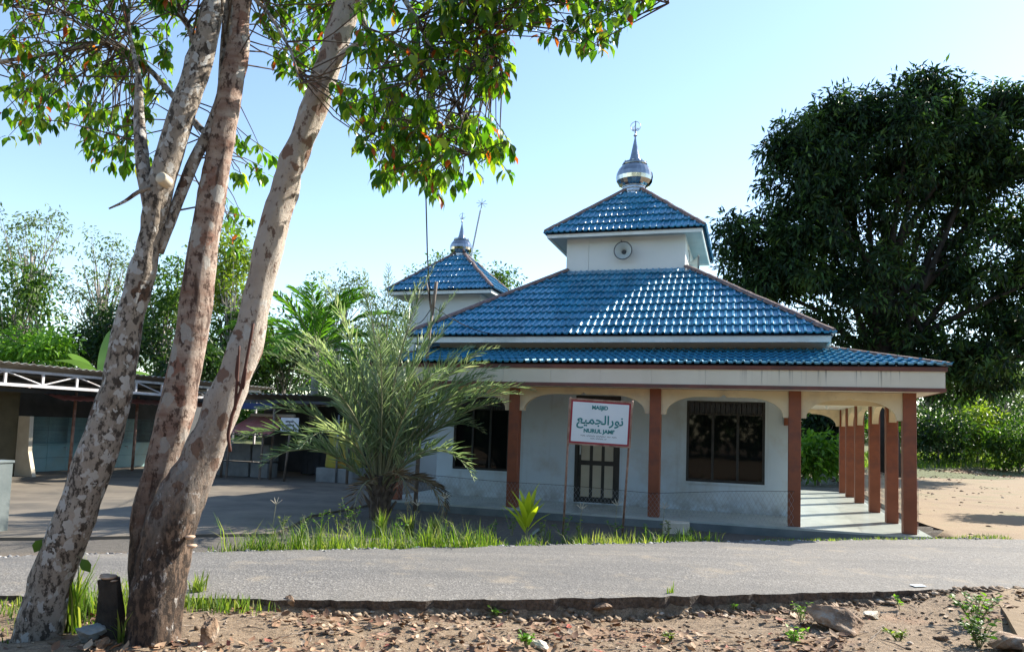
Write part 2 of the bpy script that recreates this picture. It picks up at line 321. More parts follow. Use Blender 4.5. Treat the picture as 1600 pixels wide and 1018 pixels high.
# leaves
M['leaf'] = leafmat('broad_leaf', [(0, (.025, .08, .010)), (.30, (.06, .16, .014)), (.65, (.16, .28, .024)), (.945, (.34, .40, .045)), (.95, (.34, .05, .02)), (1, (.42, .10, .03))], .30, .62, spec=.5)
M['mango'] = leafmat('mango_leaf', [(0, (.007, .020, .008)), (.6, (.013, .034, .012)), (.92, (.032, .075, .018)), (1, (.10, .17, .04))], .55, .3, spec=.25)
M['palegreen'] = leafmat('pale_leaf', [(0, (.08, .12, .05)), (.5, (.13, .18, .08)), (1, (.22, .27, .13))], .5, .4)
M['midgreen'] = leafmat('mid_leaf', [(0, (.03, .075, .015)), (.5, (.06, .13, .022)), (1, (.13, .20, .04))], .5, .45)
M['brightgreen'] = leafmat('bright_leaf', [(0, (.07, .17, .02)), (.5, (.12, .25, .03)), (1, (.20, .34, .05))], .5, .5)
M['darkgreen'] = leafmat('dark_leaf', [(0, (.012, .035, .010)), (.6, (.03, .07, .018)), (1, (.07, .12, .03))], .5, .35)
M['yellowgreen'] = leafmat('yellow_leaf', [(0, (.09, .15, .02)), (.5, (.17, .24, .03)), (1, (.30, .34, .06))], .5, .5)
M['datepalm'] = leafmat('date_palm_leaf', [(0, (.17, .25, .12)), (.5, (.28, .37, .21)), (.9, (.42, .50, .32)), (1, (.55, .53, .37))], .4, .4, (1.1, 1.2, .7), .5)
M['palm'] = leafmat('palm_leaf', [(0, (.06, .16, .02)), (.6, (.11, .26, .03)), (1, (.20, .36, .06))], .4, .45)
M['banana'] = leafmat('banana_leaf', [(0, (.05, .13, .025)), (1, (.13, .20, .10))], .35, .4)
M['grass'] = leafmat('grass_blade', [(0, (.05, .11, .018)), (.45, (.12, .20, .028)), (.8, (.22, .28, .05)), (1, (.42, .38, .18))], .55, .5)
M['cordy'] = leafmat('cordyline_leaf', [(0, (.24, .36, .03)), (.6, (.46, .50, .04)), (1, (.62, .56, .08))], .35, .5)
M['rachis'] = surf('palm_rachis', (.16, .17, .08), (.30, .28, .16), 6, .7, 0)
M['palmtrunk'] = surf('palm_trunk', (.05, .035, .025), (.17, .125, .09), 8, .95, .8, .03, 16)

# ================================================================== SETTING
ZR = .25          # the road lies higher than the ground round the mosque
SH_ = ZR-.14      # the dirt shoulder on the near side
near = [pz(x, y, ZR)[:2] for x, y in ((-900, 925), (0, 930), (300, 933), (550, 938), (800, 936), (1000, 932), (1250, 926), (1530, 919))]
far_ = [pz(x, y, ZR)[:2] for x, y in ((-900, 890), (0, 868), (300, 862), (600, 857), (900, 850), (1100, 846), (1480, 841.5))]
near = [np.array([-60., near[1][1]-8.])] + near[1:]
far_ = [np.array([-60., far_[1][1]-8.])] + far_[1:]
near_r = near[-1]; far_r = far_[-1]
near.append(np.array([9.2, near_r[1]+.95])); near.append(np.array([45., near_r[1]+14.5]))
far_.append(np.array([14., far_r[1]+1.6])); far_.append(np.array([45., far_r[1]+14.]))
def resample(pts, step, amp, seed):
    r = np.random.default_rng(seed); out = []
    for a, b in zip(pts[:-1], pts[1:]):
        n = max(1, int(np.linalg.norm(b-a)/(step if abs(a[0]) < 14 else 2)))
        out += [a+(b-a)*i/n for i in range(n)]
    out.append(pts[-1]); out = np.array(out)
    k = r.normal(0, amp, len(out)); k = np.convolve(k, [.25, .5, .25], 'same')+r.normal(0, amp*.35, len(out)); out[:, 1] += k
    return out
nearE = resample(near, .06, .026, 1); farE = resample(far_, .1, .04, 2)
def near_y(x): return np.interp(x, nearE[:, 0], nearE[:, 1])
def far_y(x): return np.interp(x, farE[:, 0], farE[:, 1])
# ground sheet with one height field
gx = np.unique(np.concatenate([np.linspace(-320, -7, 40), np.linspace(-7, 8, 190), np.linspace(8, 320, 40)]))
gy = np.unique(np.concatenate([np.linspace(-160, 3.6, 30), np.linspace(3.6, 10, 110), np.linspace(10, 60, 60), np.linspace(60, 420, 24)]))
def hash_noise(x, y, s, seed):
    r = np.random.default_rng(seed); tab = r.normal(0, 1, (64, 64))
    u, v = x/s, y/s; i, j = np.floor(u).astype(int), np.floor(v).astype(int); fu, fv = u-i, v-j
    fu = fu*fu*(3-2*fu); fv = fv*fv*(3-2*fv)
    g = lambda a, b: tab[a % 64, b % 64]
    return (g(i, j)*(1-fu)+g(i+1, j)*fu)*(1-fv)+(g(i, j+1)*(1-fu)+g(i+1, j+1)*fu)*fv
def ground_z(x, y):
    x = np.asarray(x, float); y = np.asarray(y, float)
    sh = np.interp(x, [-2.6, -1.2, 0, 1.2, 2.4, 3.2, 4.0, 4.5], [0, .4, .75, 1, .8, .55, .3, 0])
    ny = np.interp(x, nearE[:, 0], nearE[:, 1])
    front = np.clip((ny-y+.04)/.06, 0, 1)
    relief = (.018*hash_noise(x, y, .6, 3)+.008*hash_noise(x, y, .2, 4)+.006*hash_noise(x, y, .09, 5))*np.clip((ny-y-.05)/.4, 0, 1)
    sm = lambda t: (lambda u: u*u*(3-2*u))(np.clip(t, 0, 1))
    s_ = y-np.interp(x, farE[:, 0], farE[:, 1]); a_ = (x-E0[0])*ca+(y-E0[1])*sa
    rt = sm((a_-.32)/.25)
    back = (ZR-.03)-sm(s_/1.0)*ZR*(1-rt)-sm(s_/4.0)*.13*rt
    z = np.where(y > ny, back, ZR-.05+.04*np.clip((x-4.0)/.5, 0, 1))+front*(-(.075+.07*np.exp(-np.clip(ny-y, 0, 9)/1.1)*(1+.3*hash_noise(x, x*0, .35, 61)*np.exp(-np.clip(ny-y, 0, 9)/.2)))*sh+relief)
    bank = np.clip((y-(.55*x+24.5))/6, 0, 1)*np.clip((x-9)/5, 0, 1)
    return z + bank*.7 + np.clip((y-50)/60, 0, 1)*3*np.clip((np.abs(x)-5)/40, 0, 1)
GX, GY = np.meshgrid(gx, gy)
GZ = ground_z(GX, GY)
nx, ny_ = len(gx), len(gy); idx = np.arange(nx*ny_).reshape(ny_, nx)
Fq = np.stack([idx[:-1, :-1], idx[:-1, 1:], idx[1:, 1:], idx[1:, :-1]], -1).reshape(-1, 4)
g_ = npmesh('ground', np.stack([GX, GY, GZ], -1).reshape(-1, 3), Fq, M['dirt'], smooth=True); tag(g_, kind='structure')
# road: top sheet plus broken edge
xs = np.unique(np.concatenate([nearE[:, 0], farE[:, 0]])); xs = xs[(xs > -60) & (xs < 45)]
V = []; Fr = []
for x in xs:
    y0, y1 = near_y(x), far_y(x)
    for t in np.linspace(0, 1, 7): V.append((x, y0+(y1-y0)*t, ZR+.035*math.sin(math.pi*t)))
k = 7
for i in range(len(xs)-1):
    for j in range(k-1): Fr.append((i*k+j, (i+1)*k+j, (i+1)*k+j+1, i*k+j+1))
rd = npmesh('road', V, Fr, M['asphalt'], smooth=True); tag(rd, kind='structure')
V = []; Fr = []
for x in xs:
    y0 = near_y(x); zb = ZR-.26
    V += [(x, y0, ZR), (x, y0+.004*random.random()+.004, ZR-.05), (x, y0+.03+.006*random.random(), zb)]
for i in range(len(xs)-1):
    for j in range(2): Fr.append((i*3+j, i*3+j+1, (i+1)*3+j+1, (i+1)*3+j))
tag(npmesh('broken_edge', V, Fr, M['asphaltedge'], rd))
# concrete yard, gallery apron, sandy yard
yp = [W(-24, -4.0), pz(0, 838, .02), pz(100, 838, .02), pz(320, 833, .02), pz(430, 832, .02), W(-10.2, -2.4), W(-10.2, 14), W(-24, 14)]
mb = MB(); mb.slab([(p[0], p[1]) for p in yp], -.05, .012)
tag(mb.build('yard', M['concrete']), kind='structure')
def drape(name, xs_, f0, f1, m_, mat, lift, n=14):
    V = []
    for x in xs_:
        for t in np.linspace(0, 1, n):
            y = f0(x)+(f1(x)-f0(x))*t; V.append((x, y, float(ground_z(x, y))+lift))
    k_ = len(xs_); Fq_ = [(i*n+j, (i+1)*n+j, (i+1)*n+j+1, i*n+j+1) for i in range(k_-1) for j in range(n-1)]
    tag(npmesh(name, V, Fq_, mat, smooth=True), kind='structure')
GE = lambda x: E0[1]+(x-E0[0]-.62*ca)/(-sa)*ca+.62*sa     # line along the right side of the mosque
drape('sandy_path', np.concatenate([np.linspace(7.0, 12, 26), np.linspace(12.5, 60, 40)]), lambda x: float(far_y(x))+.03, lambda x: min(GE(x), .62*x+24.5) if x > 7.5 else float(far_y(x))+.03+(x-7.0)*3.2, 14, M['sand'], .012)
sv = [pz(x, y, ZR)[:2] for x, y in ((1545, 919), (1572, 960), (1600, 1010), (1620, 1080), (1900, 1080), (1900, 925))]
tag(npmesh('side_track', [(x, y, ZR+.006) for x, y in sv]+[(x, y, -.1) for x, y in sv], [tuple(range(6))]+[(i, i+6, (i+1) % 6+6, (i+1) % 6) for i in range(6)], M['sand']), kind='structure')
def pg(x, y):
    z = 0.
    for _ in range(12): p = pz(x, y, z); z = .5*z+.5*float(ground_z(p[0], p[1]))
    return np.array([p[0], p[1], float(ground_z(p[0], p[1]))])

# ================================================================== MOSQUE
MOS = site('mosque', 'white mosque with brown columns, blue tiled roofs and a silver dome', 'mosque', 0, 0)
COLS = [0, -1.852, -4.331, -7.126, -9.69]; SIDE = [1.668, 3.769, 6.122, 7.95, 9.47]
O = .467; AL, DB = -9.69, 9.47; DW = 1.67
MB().box(AL-.3, .30, -.30, DB+.3, -.1, FZ).build('gallery_floor', M['floor'], MOS)
MB().box(AL-.303, .303, -.303, DB+.303, -.1, FZ-.035).build('plinth', M['plinth'], MOS)
CT = 2.40+FZ; HH = 1.923+FZ; AT = 2.27+FZ
cm = MB(); cm.box(-.105, .105, -.105, .105, FZ, CT+.01)
col0 = cm.build('column', M['brown'], MOS, bevel=.008)
first = True
for a, d in [(a, 0) for a in COLS]+[(0, d) for d in SIDE]+[(AL, d) for d in (3.2, 6.4, 9.47)]+[(a, DB) for a in COLS[1:4]]:
    if first: first = False; o = col0
    else: o = col0.copy(); link(o, MOS)
    o.location = (a, d, 0)
def arch(x0, x1, name='arch'):
    w = x1-x0; n = 12; ex = min(.62, w*.36); fl = .095
    left = [(x0, CT), (x0, HH), (x0+fl, HH)]
    for i in range(1, n+1):
        t = i/n*math.pi/2; left.append((x0+fl+ex*(1-math.cos(t)), HH+.02+(AT-HH-.02)*math.sin(t)))
    mid = (x0+x1)/2
    right = [(x1-(p[0]-x0), p[1]) for p in left][::-1]
    return left[:]+[(mid-.07, AT), (mid, AT+.045), (mid+.07, AT)]+right
for a0, a1 in zip(COLS[1:], COLS[:-1]):
    mb = MB(); p = arch(a0+.1, a1-.1); mb.prism(p, -.06, .06); mb.build('arch', M['arch'], MOS)
ds = [0]+SIDE
for d0, d1 in zip(ds[:-1], ds[1:]):
    mb = MB(); mb.prism(arch(d0+.1, d1-.1), -.06, .06)
    for i, q in enumerate(mb.v): mb.v[i] = (-q[1], q[0], q[2])
    mb.build('arch', M['arch'], MOS)
mb = MB(); mb.prism(arch(COLS[1]+.1, -.1), DB-.06, DB+.06); mb.build('arch', M['arch'], MOS)
MB().box(AL-O+.06, O-.06, -O+.06, DB+O-.06, CT+.005, CT+.035).build('ceiling', M['ceil'], MOS)
# inner gallery beams across the side gallery
MB().box(COLS[1]+.02, -.08, DW-.07, DW+.07, CT-.17, CT+.004).build('cross_beam', M['arch'], MOS)
MB().box(COLS[1]-.11, COLS[1]+.16, DW-.13, DW-.003, HH-.12, HH+.05).build('bracket', M['brown'], MOS)
# fascia: brown rails and cream panels
Zb, Zt = 2.408+FZ, 2.823+FZ
def ring(mb, e, th, z0, z1):
    x0, x1, y0, y1 = AL-e, e, -e, DB+e
    mb.box(x0, x1, y0, y0+th, z0, z1); mb.box(x0, x1, y1-th, y1, z0, z1)
    mb.box(x0, x0+th, y0+th, y1-th, z0, z1); mb.box(x1-th, x1, y0+th, y1-th, z0, z1)
mb = MB(); ring(mb, O+.012, .09, Zb, Zb+.062); mb.build('bottom_rail', M['trim'], MOS)
mb = MB(); ring(mb, O+.03, .10, Zt-.072, Zt); mb.build('top_rail', M['trim'], MOS)
def panels(n, L0, L1, fn):
    for i in range(n):
        x0 = L0+(L1-L0)*i/n+.0015; x1 = L0+(L1-L0)*(i+1)/n-.0015
        fn(x0, x1, random.uniform(-.001, .001)).build('fascia_panel', M['fascia'], MOS)
panels(11, AL-O, O, lambda a, b, j: MB().box(a, b, -O+j, -O+.04, Zb+.063, Zt-.073))
panels(10, -O+.041, DB+O-.041, lambda a, b, j: MB().box(O-.04, O+j, a, b, Zb+.063, Zt-.073))
panels(10, -O+.041, DB+O-.041, lambda a, b, j: MB().box(AL-O+j, AL-O+.04, a, b, Zb+.063, Zt-.073))
panels(11, AL-O, O, lambda a, b, j: MB().box(a, b, DB+O-.04, DB+O+j, Zb+.063, Zt-.073))
# hall walls with openings in front
A0, A1 = -9.5, -1.85; WT = 3.6
WIN = [(-9.11, -7.77, .592+FZ, 2.24+FZ), (-3.88, -2.32, .592+FZ, 2.265+FZ)]; DOOR = (-6.232, -5.29, FZ+.02, 2.325+FZ)
ops = sorted([(*w,) for w in WIN]+[DOOR])
mb = MB(); x = A0
for a, b, z0, z1 in ops:
    mb.box(x, a, DW, DW+.14, FZ, WT); mb.box(a, b, DW, DW+.14, FZ-.01, z0); mb.box(a, b, DW, DW+.14, z1, WT); x = b
mb.box(x, A1, DW, DW+.14, FZ, WT)
mb.build('front_wall', M['wall'], MOS)
mb = MB(); mb.box(A1-.14, A1, DW+.14, 9.3, FZ, WT); mb.build('side_wall', M['wall'], MOS)
mb = MB(); mb.box(A0, A0+.14, DW+.14, 9.3, FZ, WT); mb.build('side_wall', M['wall'], MOS)
mb = MB(); mb.box(A0+.14, A1-.14, 9.16, 9.3, FZ, WT); mb.build('back_wall', M['wall'], MOS)
for a, b, z0, z1 in WIN:
    fr = MB(); t = .05
    fr.box(a, a+t, DW+.02, DW+.10, z0, z1); fr.box(b-t, b, DW+.02, DW+.10, z0, z1)
    fr.box(a+t, b-t, DW+.02, DW+.10, z0, z0+t); fr.box(a+t, b-t, DW+.02, DW+.10, z1-t, z1)
    wf = fr.build('window', M['dark'], MOS)
    w = (b-a-2*t); zt_ = z1-t-.22
    mu = MB(); mu.box(a+t, b-t, DW+.03, DW+.09, zt_-.02, zt_+.02); mu.build('transom', M['dark'], wf)
    cuts = [a+t, a+t+w*.33, a+t+w*.67, b-t]
    for i in (1, 2): MB().box(cuts[i]-.025, cuts[i]+.025, DW+.03, DW+.09, z0+t, zt_-.02).build('mullion', M['dark'], wf)
    for i in range(3):
        MB().box(cuts[i]+(.025 if i else 0), cuts[i+1]-(.025 if i < 2 else 0), DW+.055, DW+.062, z0+t, zt_-.02).build('pane', M['glass'], wf)
    n = 14
    for i in range(n):
        xx = a+t+w*i/n; MB().box(xx+.006, xx+w/n-.006, DW+.05, DW+.058, zt_+.02, z1-t).build('slat', M['darkboard'], wf)
    MB().box(a-.03, b+.03, DW-.03, DW+.02, z0-.045, z0-.002).build('sill', M['wall'], wf)
a, b, z0, z1 = DOOR
mb = MB(); mb.box(a, b, DW+.03, DW+.09, z0, z1)
dr = mb.build('door', M['dark'], MOS)
fw = MB(); fw.box(a-.02, a+.05, DW-.01, DW+.03, z0, z1); fw.box(b-.05, b+.02, DW-.01, DW+.03, z0, z1); fw.box(a+.05, b-.05, DW-.01, DW+.03, z1-.05, z1); fw.build('door_frame', M['dark'], dr)
pw = (b-a-.1-.28)/3
for i in range(3):
    x0 = a+.05+.07+i*(pw+.07)
    for (p0, p1) in ((.12, .80), (.90, 1.28), (1.38, 1.80)):
        MB().box(x0, x0+pw-.0, DW+.018, DW+.035, z0+p0, z0+p1).build('door_panel', M['doorpanel'], dr, bevel=.006)
    MB().box(x0, x0+pw, DW+.02, DW+.032, z0+1.95, z0+2.2).build('transom_pane', M['glass'], dr)
MB().box(a+.085, a+.115, DW-.005, DW+.018, z0+1.02, z0+1.22).build('handle', M['horn'], dr)

# tiled hip roofs -------------------------------------------------------------
TW, RL = .29, .355
def tile_mesh(w=TW, rl=RL):
    xs_ = np.array([0, .035, .050, .085, .100, .180, .195, .230, .245, w])
    prof = np.array([0, 0, .026, .026, 0, 0, .026, .026, 0, 0])
    V, Fc = [], []
    for r_, (yy, zz) in enumerate([(-.03, .024), (-.035, .056), (rl+.03, .006)]):
        for i, xx in enumerate(xs_): V.append((xx, yy, zz+prof[i]))
    n = len(xs_)
    for r_ in range(2):
        for i in range(n-1): Fc.append((r_*n+i, r_*n+i+1, (r_+1)*n+i+1, (r_+1)*n+i))
    return V, Fc
TV, TF = tile_mesh()
tme = bpy.data.meshes.new('tile'); tme.from_pydata(TV, [], TF); tme.update(); tme.materials.append(M['tile'])
def clipped(me, planes):
    bm = bmesh.new(); bm.from_mesh(me)
    for co, no in planes:
        bmesh.ops.bisect_plane(bm, geom=bm.verts[:]+bm.edges[:]+bm.faces[:], plane_co=co, plane_no=no, clear_outer=True)
    if not bm.faces: bm.free(); return None
    m2 = bpy.data.meshes.new('tile'); bm.to_mesh(m2); bm.free()
    if not m2.materials: m2.materials.append(M['tile'])
    return m2
def roof_face(part, O_, ex, ey, ez, hl0, hr0, hl1, hr1, Ls, single):
    """slope frame: origin O_ on the eave, x along the eave, y up the slope; left/right half widths at eave and top"""
    Mx = Matrix((( *[float(v) for v in (ex[0], ey[0], ez[0], O_[0])],), (*[float(v) for v in (ex[1], ey[1], ez[1], O_[1])],), (*[float(v) for v in (ex[2], ey[2], ez[2], O_[2])],), (0, 0, 0, 1)))
    nrow = int(math.ceil(Ls/RL-.12)); i0 = int(math.floor(-hl0/TW))-1; i1 = int(math.ceil(hr0/TW))+1
    rp = (Vector((hr0, 0, 0)), Vector((hr1-hr0, Ls, 0))); lp = (Vector((-hl0, 0, 0)), Vector((hl0-hl1, Ls, 0)))
    rn = Vector((rp[1].y, -rp[1].x, 0)).normalized(); ln = Vector((-lp[1].y, lp[1].x, 0)).normalized()
    out = None
    if not single: out = bmesh.new()
    for j in range(nrow):
        for i in range(i0, i1):
            x0, y0 = i*TW+(TW/2 if 0 else 0), j*RL
            cs = [Vector((x0, y0-.035, 0)), Vector((x0+TW, y0-.035, 0)), Vector((x0, y0+RL+.03, 0)), Vector((x0+TW, y0+RL+.03, 0))]
            dr_ = [(q-rp[0]).dot(rn) for q in cs]; dl_ = [(q-lp[0]).dot(ln) for q in cs]
            if min(dr_) > 0 or min(dl_) > 0: continue
            org = Vector((x0, y0, 0)); pl = []
            if max(dr_) > 0: pl.append((rp[0]-org, rn))
            if max(dl_) > 0: pl.append((lp[0]-org, ln))
            if y0+RL+.03 > Ls: pl.append((Vector((0, Ls-y0, 0)), Vector((0, 1, 0))))
            jz = random.uniform(0, .006)
            if single:
                me = clipped(tme, pl) if pl else tme
                if me is None: continue
                o = link(bpy.data.objects.new('tile', me), part)
                o.matrix_local = Mx @ Matrix.Translation((x0+random.uniform(-.004, .004), y0+random.uniform(-.006, .006), jz)) @ Matrix.Rotation(random.uniform(-.012, .012), 4, 'Z')
            else:
                bm = bmesh.new(); bm.from_mesh(tme)
                for co, no in pl: bmesh.ops.bisect_plane(bm, geom=bm.verts[:]+bm.edges[:]+bm.faces[:], plane_co=co, plane_no=no, clear_outer=True)
                bmesh.ops.translate(bm, verts=bm.verts, vec=(x0, y0, jz)); tmp = bpy.data.meshes.new('x'); bm.to_mesh(tmp); bm.free()
                out.from_mesh(tmp); bpy.data.meshes.remove(tmp)
    if not single:
        out.transform(Mx); me = bpy.data.meshes.new('tile_rows'); out.to_mesh(me); out.free(); me.materials.append(M['tile'])
        o = link(bpy.data.objects.new('tile_rows', me), part); tag(o, kind='stuff')
rme = None
def ridge(part, p, q, r_=.075, step=.36):
    """overlapping half-round caps along a hip"""
    global rme
    p, q = np.array(p, float), np.array(q, float); Lh = np.linalg.norm(q-p); n = int(round(Lh/step)); step = Lh/n
    if rme is None:
        V, Fc = [], []
        for yy, rr in ((0, 1.08), (1.0, 1.08), (1.12, .92)):
            for i in range(7):
                t = math.pi*(i/6*1.1-.05); V.append((rr*math.cos(t), yy, rr*math.sin(t)*.8))
        for k_ in range(2):
            for i in range(6): Fc.append((k_*7+i, k_*7+i+1, (k_+1)*7+i+1, (k_+1)*7+i))
        Fc.append(tuple(range(7)))
        rme = bpy.data.meshes.new('ridge_cap'); rme.from_pydata(V, [], Fc); rme.update(); rme.materials.append(M['ridge'])
    d = (q-p)/Lh; ex = np.cross(d, [0, 0, 1.]); ex /= np.linalg.norm(ex); ez = np.cross(ex, d)
    for i in range(n):
        o = link(bpy.data.objects.new('ridge_cap', rme), part); c_ = p+d*step*i
        o.matrix_local = Matrix([[float(ex[k_]*r_), float(d[k_]*step), float(ez[k_]*r_), float(c_[k_])] for k_ in range(3)]+[[0, 0, 0, 1]]) @ Matrix.Rotation(random.uniform(-.04, .04), 4, 'Z')
def hip_roof(root, name, cx, cy, h0, h1, z0, z1, fas=.14, sof=None, rr=.075, off=(0, 0)):
    cx -= off[0]; cy -= off[1]
    dk = MB(); e = .03
    c0 = [(cx-h0, cy-h0), (cx+h0, cy-h0), (cx+h0, cy+h0), (cx-h0, cy+h0)]; c1 = [(cx-h1, cy-h1), (cx+h1, cy-h1), (cx+h1, cy+h1), (cx-h1, cy+h1)]
    dk.add([(x, y, z0-e) for x, y in c0]+[(x, y, z1-e) for x, y in c1], [(0, 1, 5, 4), (1, 2, 6, 5), (2, 3, 7, 6), (3, 0, 4, 7), (4, 5, 6, 7)])
    part = dk.build(name, M['deck'], root)
    Ls = math.hypot(h0-h1, z1-z0); cs, sn = (h0-h1)/Ls, (z1-z0)/Ls
    for k_ in range(4):
        t = k_*math.pi/2; ex = np.array([math.cos(t), math.sin(t), 0]); inn = np.array([-math.sin(t), math.cos(t), 0])
        ey = inn*cs+np.array([0, 0, sn]); ez = -inn*sn+np.array([0, 0, cs])
        Or = np.array([cx, cy, z0])-inn*h0
        roof_face(part, Or, ex, ey, ez, h0, h0, h1, h1, Ls, k_ == 0)
    for (x, y), (u, v) in zip(c0, c1): ridge(part, (x, y, z0+.045), (u, v, z1+.045), rr)
    # boards under the eave
    bt = .03; hb = h0-.03
    for k_ in range(4):
        mb = MB(); ee = 0 if k_ % 2 == 0 else bt
        mb.box(-hb+ee, hb-ee, -hb, -hb+bt, z0-fas, z0-.012)
        o = mb.build('eave_board', M['white'], part); o.location = (cx, cy, 0); o.rotation_euler = (0, 0, k_*math.pi/2)
    # soffit: sloped underside
    sf = MB(); s0 = hb-bt-.002; s1 = h1+.0
    sf.add([(cx-s0, cy-s0, z0-.06), (cx+s0, cy-s0, z0-.06), (cx+s0, cy+s0, z0-.06), (cx-s0, cy+s0, z0-.06)], [(3, 2, 1, 0)])
    sf.build('soffit', M['soffit'], part)
    return part
RCX, RCY = -5.49, 4.735
hip_roof(MOS, 'main_roof', RCX, RCY, 4.32, 1.45, 3.503+FZ, 5.40+FZ, .15)
TX, TY = -5.532, 4.742
hip_roof(MOS, 'tower_roof', TX, TY, 1.864, .24, 6.297+FZ, 7.72+FZ, .11, rr=.07)
# skirt roof
q, zs = 1.588, 3.258+FZ
sk0 = (AL-O-.05, O+.05, -O-.05, DB+O+.05); sk1 = (AL+.35, O-q, -O+q, DB+O-q)
V = [(sk0[0], sk0[2]), (sk0[1], sk0[2]), (sk0[1], sk0[3]), (sk0[0], sk0[3])]; V1 = [(sk1[0], sk1[2]), (sk1[1], sk1[2]), (sk1[1], sk1[3]), (sk1[0], sk1[3])]
dk = MB(); dk.add([(x, y, Zt+.003) for x, y in V]+[(x, y, zs) for x, y in V1], [(0, 1, 5, 4), (1, 2, 6, 5), (2, 3, 7, 6), (3, 0, 4, 7)])
skp = dk.build('skirt_roof', M['deck'], MOS)
for k_ in range(4):
    p0, p1, r1, r0 = [np.array([*V[k_], Zt+.012]), np.array([*V[(k_+1) % 4], Zt+.012]), np.array([*V1[(k_+1) % 4], zs+.01]), np.array([*V1[k_], zs+.01])]
    mid = (p0+p1)/2; ex = (p1-p0); w = np.linalg.norm(ex); ex /= w
    up = r1-p1; up = up-ex*(up@ex); Ls = np.linalg.norm(up); ey = up/Ls; ez = np.cross(ex, ey)
    roof_face(skp, mid, ex, ey, ez, w/2, w/2, -(r0-mid)@ex, (r1-mid)@ex, Ls, False)
    ridge(skp, p1+[0, 0, .02], r1+[0, 0, .03], .06, .34)
mb = MB(); x0, x1, y0, y1 = sk1[0]+.02, sk1[1]-.02, sk1[2]+.02, sk1[3]-.02
mb.box(x0, x1, y0, y0+.1, zs-.12, 3.58); mb.box(x0, x0+.1, y0+.1, y1, zs-.12, 3.58); mb.box(x1-.1, x1, y0+.1, y1, zs-.12, 3.58); mb.box(x0+.1, x1-.1, y1-.1, y1, zs-.12, 3.58)
mb.build('frieze_wall', M['tower'], MOS)
# roof tower
tw = 1.429
mb = MB(); z0, z1 = 5.30+FZ, 6.25+FZ
for i, (p0, p1) in enumerate(((-tw, -tw+.55), (-tw+.556, tw-.0))):
    mb.box(TX+p0, TX+p1, TY-tw, TY-tw+.05, z0, z1)
mb.box(TX-tw, TX-tw+.05, TY-tw+.05, TY+tw, z0, z1); mb.box(TX+tw-.05, TX+tw, TY-tw+.05, TY+tw, z0, z1); mb.box(TX-tw+.05, TX+tw-.05, TY+tw-.05, TY+tw, z0, z1)
mb.build('tower_wall', M['tower'], MOS)
fl = MB(); fl.box(TX-tw-.04, TX+tw+.04, TY-tw-.04, TY-tw-.002, z0+.06, z0+.13); fl.build('flashing', M['tile'], MOS)
def dome(root, cx, cy, z, s=1., nm='dome', off=(0, 0)):
    c = (cx-off[0], cy-off[1], z)
    nb = 24
    pr = [(0, .18), (.30, .18), (.40, .24), (.465, .34), (.48, .44), (.465, .55), (.42, .65), (.36, .73), (.29, .79)]
    mb = MB(); mb.lathe([(r*s, zz*s) for r, zz in pr], nb, c); b = mb.build(nm, M['steel'], root, smooth=False)
    mb = MB(); mb.lathe([(.30*s, -.14*s), (.30*s, .20*s)], nb, c); mb.build('neck', M['steel'], b)
    for zz in (.03, .115, .19):
        mb = MB(); mb.lathe([(.305*s, (zz-.018)*s), (.322*s, zz*s), (.305*s, (zz+.018)*s)], nb, c); mb.build('neck_band', M['steel'], b, smooth=True)
    mb = MB(); mb.lathe([(.27*s, .75*s), (.33*s, .79*s), (.31*s, .84*s), (.20*s, .87*s), (.14*s, .89*s)], nb, c); mb.build('collar', M['steel'], b)
    for i in range(8):
        t = i*math.pi/4; mb = MB(); cc = (c[0]+.30*s*math.cos(t), c[1]+.30*s*math.sin(t), c[2]+.845*s)
        mb.lathe([(0, -.03*s), (.03*s, 0), (0, .03*s)], 8, cc); mb.build('collar_knob', M['steel'], b, smooth=True)
    mb = MB(); mb.lathe([(.17*s, .87*s), (.125*s, 1.0*s), (.075*s, 1.25*s), (.024*s, 1.50*s), (.012*s, 1.98*s), (0, 1.985*s)], 12, c); mb.build('spire', M['steel'], b, smooth=True)
    mb = MB(); mb.lathe([(.012*s, 1.54*s), (.055*s, 1.585*s), (.03*s, 1.60*s), (.01*s, 1.67*s)], 8, c); mb.build('spire_bead', M['galv'], b)
    mb = MB(); rc = np.array(c)+[0, 0, 1.83*s]
    mb.tube([rc+[.13*s*math.cos(t), 0, .13*s*math.sin(t)] for t in np.linspace(0, 2*math.pi, 25)], .009*s, 6, False)
    r_ = mb.build('finial_ring', M['galv'], b)
    mb = MB()
    for dx, hh in ((-.075, .10), (-.04, .12), (.035, .06), (.07, .05)):
        mb.tube([rc+[dx*s, 0, -.09*s], rc+[(dx+.012)*s, 0, (hh-.10)*s]], .009*s, 5)
    mb.tube([rc+[-.08*s, 0, -.09*s], rc+[0, 0, -.10*s], rc+[.08*s, 0, -.07*s]], .012*s, 5)
    mb.build('emblem', M['galv'], r_)
    return b
dome(MOS, TX-.02, TY, 7.72+FZ, 1.0)

